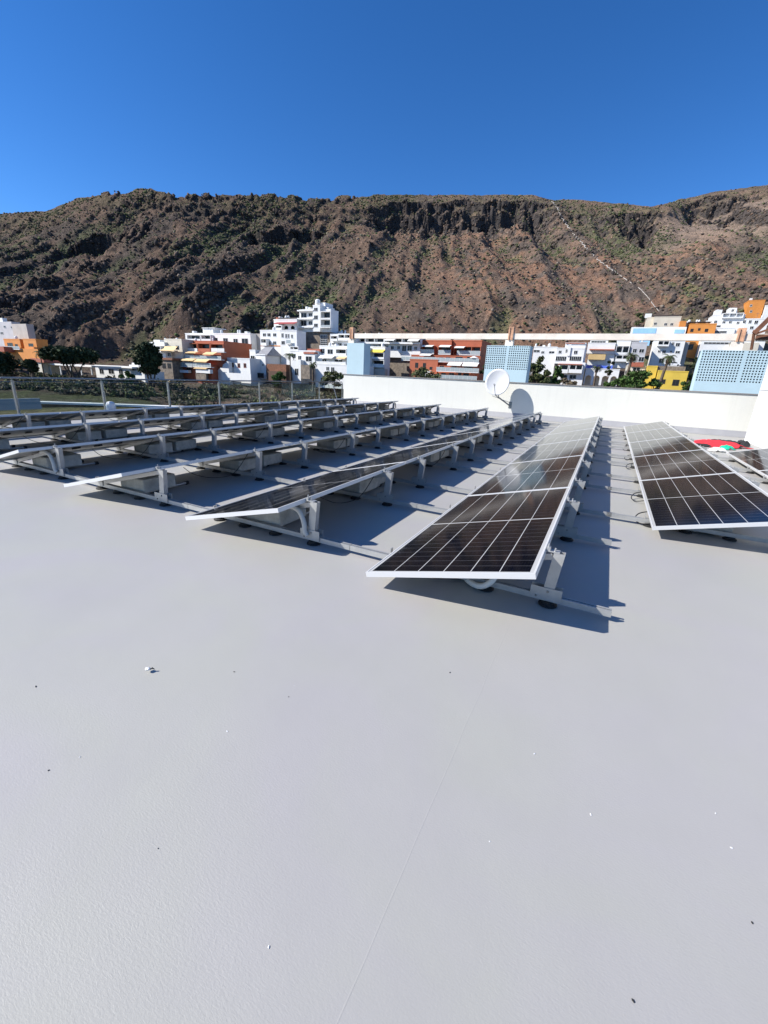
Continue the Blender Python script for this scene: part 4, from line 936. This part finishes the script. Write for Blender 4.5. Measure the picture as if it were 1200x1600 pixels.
# --- right of middle screen
h = House('stepped white house with wide window bands right of the pierced screen', 160, 870, 560, 'apartment block', 'apartment_block')
h.wall(832, 868, 543, 573, 0, 9, white, drop=3); h.wall(868.3, 912, 545, 566, -2, 11, white, 'right_block', drop=.5); h.wall(871, 912, 566, 600, -3.4, 13, white, 'lower_wall', drop=2, cap=False); h.wall(883, 915, 537, 545, 2, 6, white, 'upper_wall')
h.wins([(868.5, 884.5, 557, 564), (890, 908, 557, 564)], dy=-2, n=5); h.wins([(834, 843, 547, 550), (846, 850, 549, 552), (858, 866, 549, 552)]); h.wins([(873, 877, 548, 552), (897, 902, 548, 553), (884, 887, 546, 551)], dy=-2)
h.loggia(873, 888, 569, 583, -3.4, nfin=1); h.loggia(889, 910, 569, 583, -3.4, nfin=2); h.wall(872, 910, 568.5, 569.8, -5.2, 2, redtile, 'tiled_edge', cap=False); h.wins([(876, 886, 586, 592), (890, 900, 586, 592)], dy=-3.4)
h.wall(887, 891.5, 538, 556, -2.4, .396, white, 'chimney_shaft', cap=False); h.wall(884, 914, 535.8, 537, 1.6, 6, redtile, 'roof', cap=False); h.clutter(836, 880, 542.5, 5, 17); h.clutter(886, 912, 544, 3, 18)
h = House('white house with brown balcony and ochre wall in the middle right', 165, 940, 550)
h.wall(918, 961, 537, 548, 0, 9, white, drop=1); h.wall(919, 960, 548, 566, .8, 8, white, 'lower_wall', drop=3); h.wall(919, 946, 553.5, 562, -.6, 1.2, mat('ochre_paint', (.52, .37, .17), .75, var=.1, scale=.5), 'ochre_wall', cap=False); h.wall(921, 960, 545.5, 547, -1.2, 1.196, orange, 'balcony_edge', cap=False)
h.wins([(923, 929, 548.5, 552.5), (931, 937, 548.5, 552.5), (939, 945, 548.5, 552.5)], dy=.8, fm=frame_b); h.roofbox(922, 950, 532, 537, 2, 4); h.win(924, 946, 533, 536, 2, n=4)
h = House('white apartment house with dark loggias above the blue tarpaulin', 163, 980, 552, 'apartment block', 'apartment_block')
h.wall(961, 983, 533, 566, 0, 9, white, drop=2); h.wall(983.3, 1008, 536, 572, -1, 10, mat('pale_grey_paint', (.45, .45, .46), .75), 'right_block', drop=3); h.loggia(962, 983, 540, 554, 0, nfin=2, par=.25); h.loggia(962, 983, 554.3, 565, 0, nfin=2)
h.wins([(989, 994.5, 545, 551), (999, 1006, 545.5, 551), (988, 993, 557, 562), (998, 1006, 558, 565)], dy=-1); h.wall(964, 1000, 529, 533, 2, 5, white, 'roof_room', cap=False); h.clutter(966, 1004, 533, 4, 19)
h = House('blue tarpaulin stretched over a terrace between palm trees', 155, 935, 574, 'tarpaulin', 'tarpaulin')
a_, b_, z0, z1 = h.rect(914, 957, 569, 578); V_, F_ = [], []
for i in range(13):
    for j in range(5): V_.append((a_+(b_-a_)*i/12, h.Y+j*1.2, z1-.35*(1-j/4)-1.0*abs(math.sin(i*math.pi/6))*.35*(1+.3*math.sin(j*2+i))-(z1-z0)*(1-j/4)*.6))
for i in range(12):
    for j in range(4): F_.append((i*5+j, (i+1)*5+j, (i+1)*5+j+1, i*5+j+1))
o = h.put(MB().add(V_, F_), 'cloth', mat('blue_tarpaulin', (.06, .12, .48), .6, var=.2, scale=1)); o.modifiers.new('t', 'SOLIDIFY').thickness = .03
fr = MB()
for q in (0, .5, 1): fr.tube([(a_+(b_-a_)*q, h.Y+.1, z0-3), (a_+(b_-a_)*q, h.Y+.1, z0+.3)], .06, 6)
h.put(fr, 'pole_frame', steel)
h = House('white arcade with dark round arches below the blue tarpaulin', 152, 940, 588, 'arcade', 'arcade')
a_, b_, z0, z1 = h.rect(913, 966, 577, 602); mb = MB(); n = 4; w = (b_-a_)/n
for k in range(n):
    xa, xb = a_+k*w, a_+(k+1)*w; xm = (xa+xb)/2; r_ = w*.36; zc = z0+(z1-z0)*.42
    arc = [(xm+r_*math.cos(math.pi*t_/12), zc+r_*math.sin(math.pi*t_/12)) for t_ in range(13)]
    for t_ in range(12):
        (xA, zA), (xB, zB) = arc[t_], arc[t_+1]; mb.add([(xA, h.Y, zA), (xB, h.Y, zB), (xB, h.Y, z1), (xA, h.Y, z1), (xA, h.Y+.4, zA), (xB, h.Y+.4, zB), (xB, h.Y+.4, z1), (xA, h.Y+.4, z1)], [(0,3,2,1), (4,5,6,7), (0,1,5,4), (3,7,6,2)])
    mb.box(xa, xm-r_, h.Y, h.Y+.4, z0, z1).box(xm+r_, xb, h.Y, h.Y+.4, z0, z1)
h.put(mb, 'arch_wall', white); h.put(MB().box(a_, b_, h.Y+2.6, h.Y+6, z0-2, z1), 'back_wall', white2); h.put(MB().box(a_-.1, b_+.1, h.Y-.1, h.Y+6, z1+.002, z1+.25), 'roof', white)
h = House('cream house with small red tiled roof between two palms', 150, 993, 575)
h.wall(976, 1006, 573, 600, 0, 8, white2, drop=2); h.wall(986, 1006, 566, 573, -.5, 8, redtile, 'roof', cap=False); h.wins([(977, 981, 579, 584), (989, 1000, 574.5, 579)]); h.tank(983, 566, .8, 1)
# --- right hillside
h = House('white three storey house with small windows above the yellow house', 165, 1045, 552, 'apartment block', 'apartment_block')
h.wall(1018, 1066, 533, 574, 0, 10, white, drop=3); h.wall(1066.3, 1073, 536, 570, 2, 9, grey_plaster_and_shade, 'side_block', drop=3); h.loggia(1028, 1046, 532, 541, 0, nfin=2, par=.3); h.wins([(1050, 1053, 535, 539), (1056, 1062, 536, 541), (1028, 1032, 547.5, 550.5), (1035, 1040, 547.5, 552), (1047, 1050, 548, 551), (1055.5, 1062, 548.5, 552), (1030, 1037, 560, 567), (1042, 1047, 560, 567)])  # side block painted grey for the shaded side of the white house
h = House('light blue walled pool terrace below the cream house', 178, 1028, 515, 'pool terrace', 'pool_terrace')
h.wall(986, 1072, 511, 521.5, 0, 6, white, drop=2, cap=False); h.wall(989, 1025, 513, 521, -.12, .116, bluep, 'blue_panel', cap=False); h.wall(1054, 1069, 515, 521, -.12, .116, bluep, 'blue_panel', cap=False); h.wall(992, 1015, 532, 540, -4, 2, bluep, 'lower_panel', cap=False)
h = House('cream house with dark roof pergola above the pool terrace', 190, 1036, 503)
h.wall(1020, 1062, 496, 518, 0, 10, white2, drop=3); h.wall(1009, 1019.7, 497, 515, 2, 9, white2, 'left_block', drop=3); h.wall(1022, 1061, 492, 494, .5, 5, frame_b, 'pergola', cap=False); h.wall(1022, 1061, 494.1, 496, 2, 3, frame_b, 'pergola_wall', cap=False); h.wins([(1022, 1026, 504, 507.5), (1038, 1042, 505, 508.5), (1047.5, 1051.5, 505, 508.5)]); h.roofbox(1008, 1018, 490, 497)
h = House('orange house with three small windows left of the big white house', 180, 1092, 515)
h.wall(1072, 1113, 507, 560, 0, 10, orange2, drop=3); h.wins([(1079, 1083, 514, 518), (1091, 1094, 513, 516), (1101.5, 1106, 514, 518), (1076, 1083, 538, 546)], fm=frame_b); h.wall(1062, 1071.5, 503, 512, 2, 6, orange2, 'side_block', drop=3); h.clutter(1066, 1110, 505, 6, 21); h.wall(1076, 1112, 502.5, 503.5, 1, 5, frame_b, 'pergola', cap=False)
h = House('big white house with dark terrace openings on the right hillside', 185, 1138, 500, 'apartment block', 'apartment_block')
h.wall(1112, 1162, 493, 512, 0, 10, white, drop=3); h.wall(1110, 1148, 513, 522, -3, 12, white, 'lower_wall', drop=4); h.loggia(1129, 1162, 489, 497, .8, nfin=3, par=.25); h.wins([(1116, 1120, 501, 505), (1129, 1133, 502, 505), (1139, 1143, 502, 505), (1151, 1155, 503, 506)]); h.wins([(1113, 1126, 508.5, 511), (1114, 1135, 517.5, 520)], dy=-3)
h.roofbox(1139, 1151, 481, 489, 3, 5); h.win(1143, 1147, 483.5, 487, 3); h.roofbox(1118, 1128, 484, 493, 2, 5); h.clutter(1114, 1150, 489, 4, 22)
h = House('tall orange house on the hillside at the right edge', 200, 1182, 482)
h.wall(1167, 1192, 470, 497, 0, 9, orange2, drop=3); h.wall(1192.4, 1230, 478, 505, -1, 8, white, 'white_block', drop=4); h.wins([(1172, 1175, 476, 479), (1172, 1175, 485, 488)]); h.wall(1180, 1215, 467, 469, 1, 4, frame_b, 'pergola', cap=False); h.clutter(1172, 1188, 469, 2, 23)
h = House('white house with green trim below the tall orange house', 180, 1175, 512)
h.wall(1160, 1196, 499, 535, 0, 9, white, drop=4); h.wins([(1161, 1165, 500.5, 505), (1170, 1174, 500.5, 505), (1179, 1184, 501, 506), (1163, 1167, 518, 522), (1172, 1177, 510, 514)]); h.clutter(1162, 1190, 498, 2, 24)
h = House('low white building under the beam left of the wide pierced screen', 172, 1115, 543)
h.wall(1091, 1190, 533, 575, 0, 9, white, drop=3); h.win(1100, 1145, 535, 537.5, n=6); h.wall(1140, 1185, 535, 550, -2, 2, white2, 'cream_block', cap=False)
h = House('bright yellow house with dark windows behind the parapet at the right', 140, 1045, 590)
h.wall(1025, 1072, 581, 612, 0, 8, yellow, drop=2); h.wall(1009, 1024.7, 573, 600, 2, 6, yellow, 'side_block', drop=2); h.wall(1018, 1071, 572, 580, 2.5, 5, stone, 'terrace_wall', cap=False); h.wins([(1026, 1032, 593, 601), (1034, 1039, 593, 599), (1051, 1060.5, 593.5, 602)], fm=frame_b)
# parked car on the road above the yellow house
def small_car(px, py, D, label, col):
    p = atD(px, py, D); e = empty('parked_car', (p.x, p.y, p.z)); tag(e, label, 'car')
    b = MB().prism([(-2.0, .25), (2.0, .25), (2.05, .7), (1.2, .85), (.7, 1.35), (-1.1, 1.38), (-1.7, .9), (-2.05, .8)][::-1], -.8, .8); b.build('body', mat('car_paint_'+label.split()[1], col, .3), e, bevel=.06)
    MB().prism([(1.05, .88), (.66, 1.30), (-1.02, 1.32), (-1.5, .92)], -.815, -.801).build('window', glass_dark, e)
    for xx in (-1.25, 1.25):
        MB().tube([(xx, -.84, .32), (xx, -.6, .32)], .32, 12).build('wheel', rubber, e)
small_car(1052, 572, 158, 'small white car parked on the road above the yellow house', (.75, .75, .75))

# ------------------------------------------------------------------ trees
leafm = {}
def leaf_mat(n, c):
    m = mat(n, c, .8, spec=.2); nt = m.node_tree; b = nt.nodes['Principled BSDF']
    g = nt.nodes.new('ShaderNodeVertexColor'); g.layer_name = 'tint'
    v = nt.nodes.new('ShaderNodeMix'); v.data_type = 'RGBA'; v.blend_type = 'MULTIPLY'; v.inputs[0].default_value = 1; v.inputs[6].default_value = (*c, 1)
    nt.links.new(g.outputs['Color'], v.inputs[7]); nt.links.new(v.outputs[2], b.inputs['Base Color']); return m
olive = leaf_mat('olive_leaves', (.085, .10, .040)); darkl = leaf_mat('dark_leaves', (.035, .050, .022)); greenl = leaf_mat('green_leaves', (.055, .10, .025)); palml = leaf_mat('palm_leaves', (.075, .095, .04)); drypalm = leaf_mat('dry_palm_fronds', (.20, .15, .095))
def crown(name, clumps, nleaf, size, m, parent, seed):
    r = np.random.default_rng(seed); n = nleaf*len(clumps)
    cl = np.repeat(np.array(clumps), nleaf, 0); d = r.normal(size=(n, 3)); d /= np.linalg.norm(d, axis=1)[:, None]
    rad = r.uniform(.45, 1.05, (n, 1)); P = cl[:, :3] + d*rad*cl[:, 3:6]
    a = r.normal(size=(n, 3)); a /= np.linalg.norm(a, axis=1)[:, None]; b_ = np.cross(a, r.normal(size=(n, 3))); b_ /= np.linalg.norm(b_, axis=1)[:, None]
    s_ = size*r.uniform(.5, 1.2, (n, 1)); V = np.stack([P-a*s_-b_*s_*.5, P+a*s_-b_*s_*.4, P+a*s_*.8+b_*s_*.6, P-a*s_*.7+b_*s_*.5], 1).reshape(-1, 3)
    F_ = np.arange(n*4).reshape(n, 4); cc = np.repeat(np.repeat(r.uniform(.6, 1.3, (len(clumps), 1)), nleaf, 0)*r.uniform(.6, 1.4, (n, 1)), 4, 0)*np.ones((1, 3))
    o = np_mesh(name, V, F_, m, cols=cc); o.parent = parent; return o
def tree(x0, x1, yt, yb, D, label, m=olive, ncl=14, nleaf=90, flat=1., trunk=.3, seed=1, leans=3, name='tree', lsz=.32, crown_lo=.25, cat='tree'):
    r = random.Random(seed); base = atD((x0+x1)/2, yb, D); top = atD((x0+x1)/2, yt, D).z; g = zat(base.x, base.y)
    z0 = min(base.z, g); w = (atD(x1, yb, D)-atD(x0, yb, D)).length; H = top-base.z; e = empty(name, (base.x, base.y, z0)); tag(e, label, cat)
    off = base.z-z0; cls = []
    for k in range(ncl):
        a = r.uniform(0, 6.28); q = math.sqrt(r.random()); hh = r.uniform(crown_lo, 1)
        wid = (1-abs(hh-.55)*1.0) if flat == 1 else 1
        rr = w*.5; cr_ = rr*r.uniform(.22, .42); zz = off + H*(crown_lo + (1-crown_lo)*hh) - cr_*.5*flat
        cls.append((math.cos(a)*(rr-cr_)*q*wid, math.sin(a)*(rr-cr_)*q*wid, min(zz, off+H-cr_*.7*flat), cr_, cr_, cr_*.75*flat))
    mb = MB()
    for k in range(leans):
        c = cls[k*len(cls)//leans]; b0 = Vector((r.uniform(-.1, .1)*w, r.uniform(-.1, .1)*w, -.5)); t = Vector(c[:3]); mid = b0*.5+t*.5+Vector((r.uniform(-.3, .3), r.uniform(-.3, .3), .2*H))*.4
        mb.tube([b0, b0.lerp(mid, .5), mid, t], [trunk, trunk*.8, trunk*.6, trunk*.2], 7)
    for k in range(0, ncl, 2):
        c = cls[k]; mb.tube([(0, 0, off+H*crown_lo), (c[0]*.5, c[1]*.5, off+H*(crown_lo+.15)), c[:3]], [trunk*.5, trunk*.35, trunk*.12], 5)
    mb.build('trunk', bark, e, smooth=True); crown('crown', cls, nleaf, lsz, m, e, seed); return e
def palm(px, yt, yb, D, label, nf=26, fl=2.3, dry=True, tr=.22, seed=1, lean=0., group=None):
    r = random.Random(seed); base = atD(px, yb, D); top = atD(px, yt, D).z; z0 = min(base.z, zat(base.x, base.y)); H = top-z0-fl*.35
    e = empty('palm_tree', (base.x, base.y, z0)); tag(e, label, 'palm tree', group); hd = Vector((lean, 0, H))
    MB().tube([(0, 0, -.5), (lean*.2, 0, H*.4), (lean*.6, 0, H*.75), hd], [tr*1.3, tr, tr*.9, tr*.8], 9).build('trunk', bark, e, smooth=True)
    def fronds(n, e0, e1, ln, m, nm, sd):
        rr = random.Random(sd); V = []; cols = []
        for i in range(n):
            az = rr.uniform(0, 6.28); el = rr.uniform(e0, e1); d = Vector((math.cos(az), math.sin(az), 0)); p = hd.copy(); L_ = ln*rr.uniform(.8, 1.1); s_ = Vector((-d.y, d.x, 0)); tint = rr.uniform(.6, 1.3)
            for k in range(9):
                q = p + (d*math.cos(el)+Vector((0,0,1))*math.sin(el))*(L_/9); wd = L_*.20*math.sin(math.pi*(k+1.2)/10.5)
                for sg in (-1, 1):
                    dn_ = Vector((0, 0, -wd*.5))
                    V.extend([p, p.lerp(q, .55), p.lerp(q, 1.0)+s_*sg*wd+dn_+d*.1*L_, p.lerp(q, .6)+s_*sg*wd+dn_+d*.08*L_]); cols += [tint]*4
                p = q; el -= .26
        V = np.array([tuple(v) for v in V]); o = np_mesh(nm, V, np.arange(len(V)).reshape(-1, 4), m, cols=np.array(cols)[:, None]*np.ones((1, 3))); o.parent = e
    fronds(nf, -.2, 1.4, fl, palml, 'crown', seed)
    if dry: fronds(24, -1.3, -.5, fl*.8, drypalm, 'dry_skirt', seed+50)
    return e
tree(-25, 38, 549, 592, 128, 'dark bushy tree at the far left edge beyond the railing', darkl, 26, 150, lsz=.42, trunk=.3, seed=2)
tree(76, 160, 543, 588, 126, 'wide dark umbrella shaped tree with leaning trunks at the left', darkl, 60, 170, lsz=.5, flat=.75, trunk=.28, seed=3, leans=6, crown_lo=.50)
tree(36, 66, 562, 590, 124, 'smaller dark tree left of the umbrella shaped tree', darkl, 16, 130, lsz=.4, seed=4)
palm(70, 548, 592, 122, 'dark slim palm beside the umbrella shaped tree', 24, 1.9, False, .16, 5)
tree(213, 258, 534, 592, 132, 'tall dense dark round tree left of the terracotta block', darkl, 40, 190, lsz=.42, trunk=.35, seed=6, crown_lo=.12)
tree(188, 214, 578, 600, 118, 'low green bush under the dark round tree', greenl, 9, 90, trunk=.12, seed=7, crown_lo=.05, name='bush', cat='bush')
palm(454, 551, 594, 138, 'tall thin palm in front of the white houses', 26, 2.3, False, .17, 8)
palm(489, 566, 596, 136, 'stout short palm right of the tall thin palm', 34, 1.7, True, .3, 9)
tree(420, 452, 580, 600, 128, 'green bush left of the stout short palm', greenl, 9, 90, trunk=.12, seed=10, crown_lo=.05, name='bush', cat='bush')
tree(497, 540, 580, 600, 130, 'long hedge like bush below the terraced white house', olive, 14, 90, flat=.7, trunk=.12, seed=11, crown_lo=.05, name='bush', cat='bush')
tree(632, 690, 570, 606, 128, 'olive green tree in front of the big terracotta block', olive, 20, 110, trunk=.2, seed=12, crown_lo=.1)
tree(745, 764, 565, 606, 130, 'narrow dark tree between terracotta block and pierced screen', darkl, 8, 90, trunk=.15, seed=13, crown_lo=.1)
tree(818, 850, 556, 610, 128, 'tall olive green tree right behind the pierced screen', olive, 16, 120, trunk=.25, seed=14, crown_lo=.15)
tree(834, 862, 575, 612, 126, 'second rounded olive green tree beside the pierced screen', olive, 13, 110, trunk=.2, seed=15, crown_lo=.1)
tree(854, 880, 572, 612, 126, 'small dark green tree left of the stepped white house front', greenl, 12, 100, trunk=.16, seed=16, crown_lo=.1)
tree(868, 905, 591, 614, 124, 'low dry bush below the stepped white house', leaf_mat('dry_leaves', (.14, .11, .07)), 10, 90, trunk=.1, seed=17, crown_lo=.05, name='bush', cat='bush')
palm(927, 571, 606, 134, 'small shaggy palm in front of the white arcade', 22, 2.0, True, .3, 18)
tree(940, 956, 558, 600, 140, 'thin conifer beside the blue tarpaulin', darkl, 7, 60, trunk=.12, seed=19, crown_lo=.15)
palm(974, 551, 608, 134, 'tall shaggy palm right of the white arcade', 30, 2.5, True, .42, 20, .5)
palm(1026, 553, 610, 134, 'leaning shaggy palm with dead fronds beside the yellow house', 30, 2.6, True, .45, 21, 1.2)
tree(962, 1012, 578, 614, 120, 'dense green bush directly behind the parapet below the palms', greenl, 22, 120, flat=.8, trunk=.15, seed=22, crown_lo=.05, name='bush', cat='bush')
tree(940, 968, 590, 612, 120, 'low green bush left of the dense bush behind the parapet', greenl, 9, 90, trunk=.1, seed=23, crown_lo=.05, name='bush', cat='bush')
tree(1008, 1036, 592, 616, 118, 'green bush at the left corner of the yellow house', greenl, 10, 90, trunk=.1, seed=24, crown_lo=.05, name='bush', cat='bush')
tree(1056, 1084, 594, 618, 118, 'green bush at the right corner of the yellow house', greenl, 10, 90, trunk=.1, seed=25, crown_lo=.05, name='bush', cat='bush')
tree(1066, 1090, 556, 600, 145, 'dark brush beside the white house above the yellow house', darkl, 10, 90, trunk=.14, seed=26, crown_lo=.1)
tree(985, 1006, 489, 510, 190, 'grey green tree on the slope left of the cream house', olive, 9, 80, trunk=.15, seed=27, crown_lo=.1)
# ------------------------------------------------------------------ left field: white kerb wall, shaded low wall
def run_wall(name, pts, D0, hgt, thick, m, label, cat):
    P_ = [atD(px, py, D) for px, py, D in pts]; e0 = P_[0].copy(); mb = MB()
    for a, b_ in zip(P_[:-1], P_[1:]): mb.beam(a-e0-Vector((0,0,hgt/2)), b_-e0-Vector((0,0,hgt/2)), thick, hgt)
    o = mb.build(name, m, None, e0); return tag(o, label, cat)
run_wall('kerb_wall', [(55, 627, 84), (150, 630, 86), (260, 634, 88), (350, 637, 90)], 0, .35, 2.2, white, 'long thin white kerb wall across the field seen through the railing', 'kerb wall')
run_wall('low_wall', [(-20, 624, 74), (62, 622, 78)], 0, 1.9, .5, mat('pale_blue_wall', (.36, .38, .40), .8), 'pale bluish low wall at the far left of the field', 'wall')
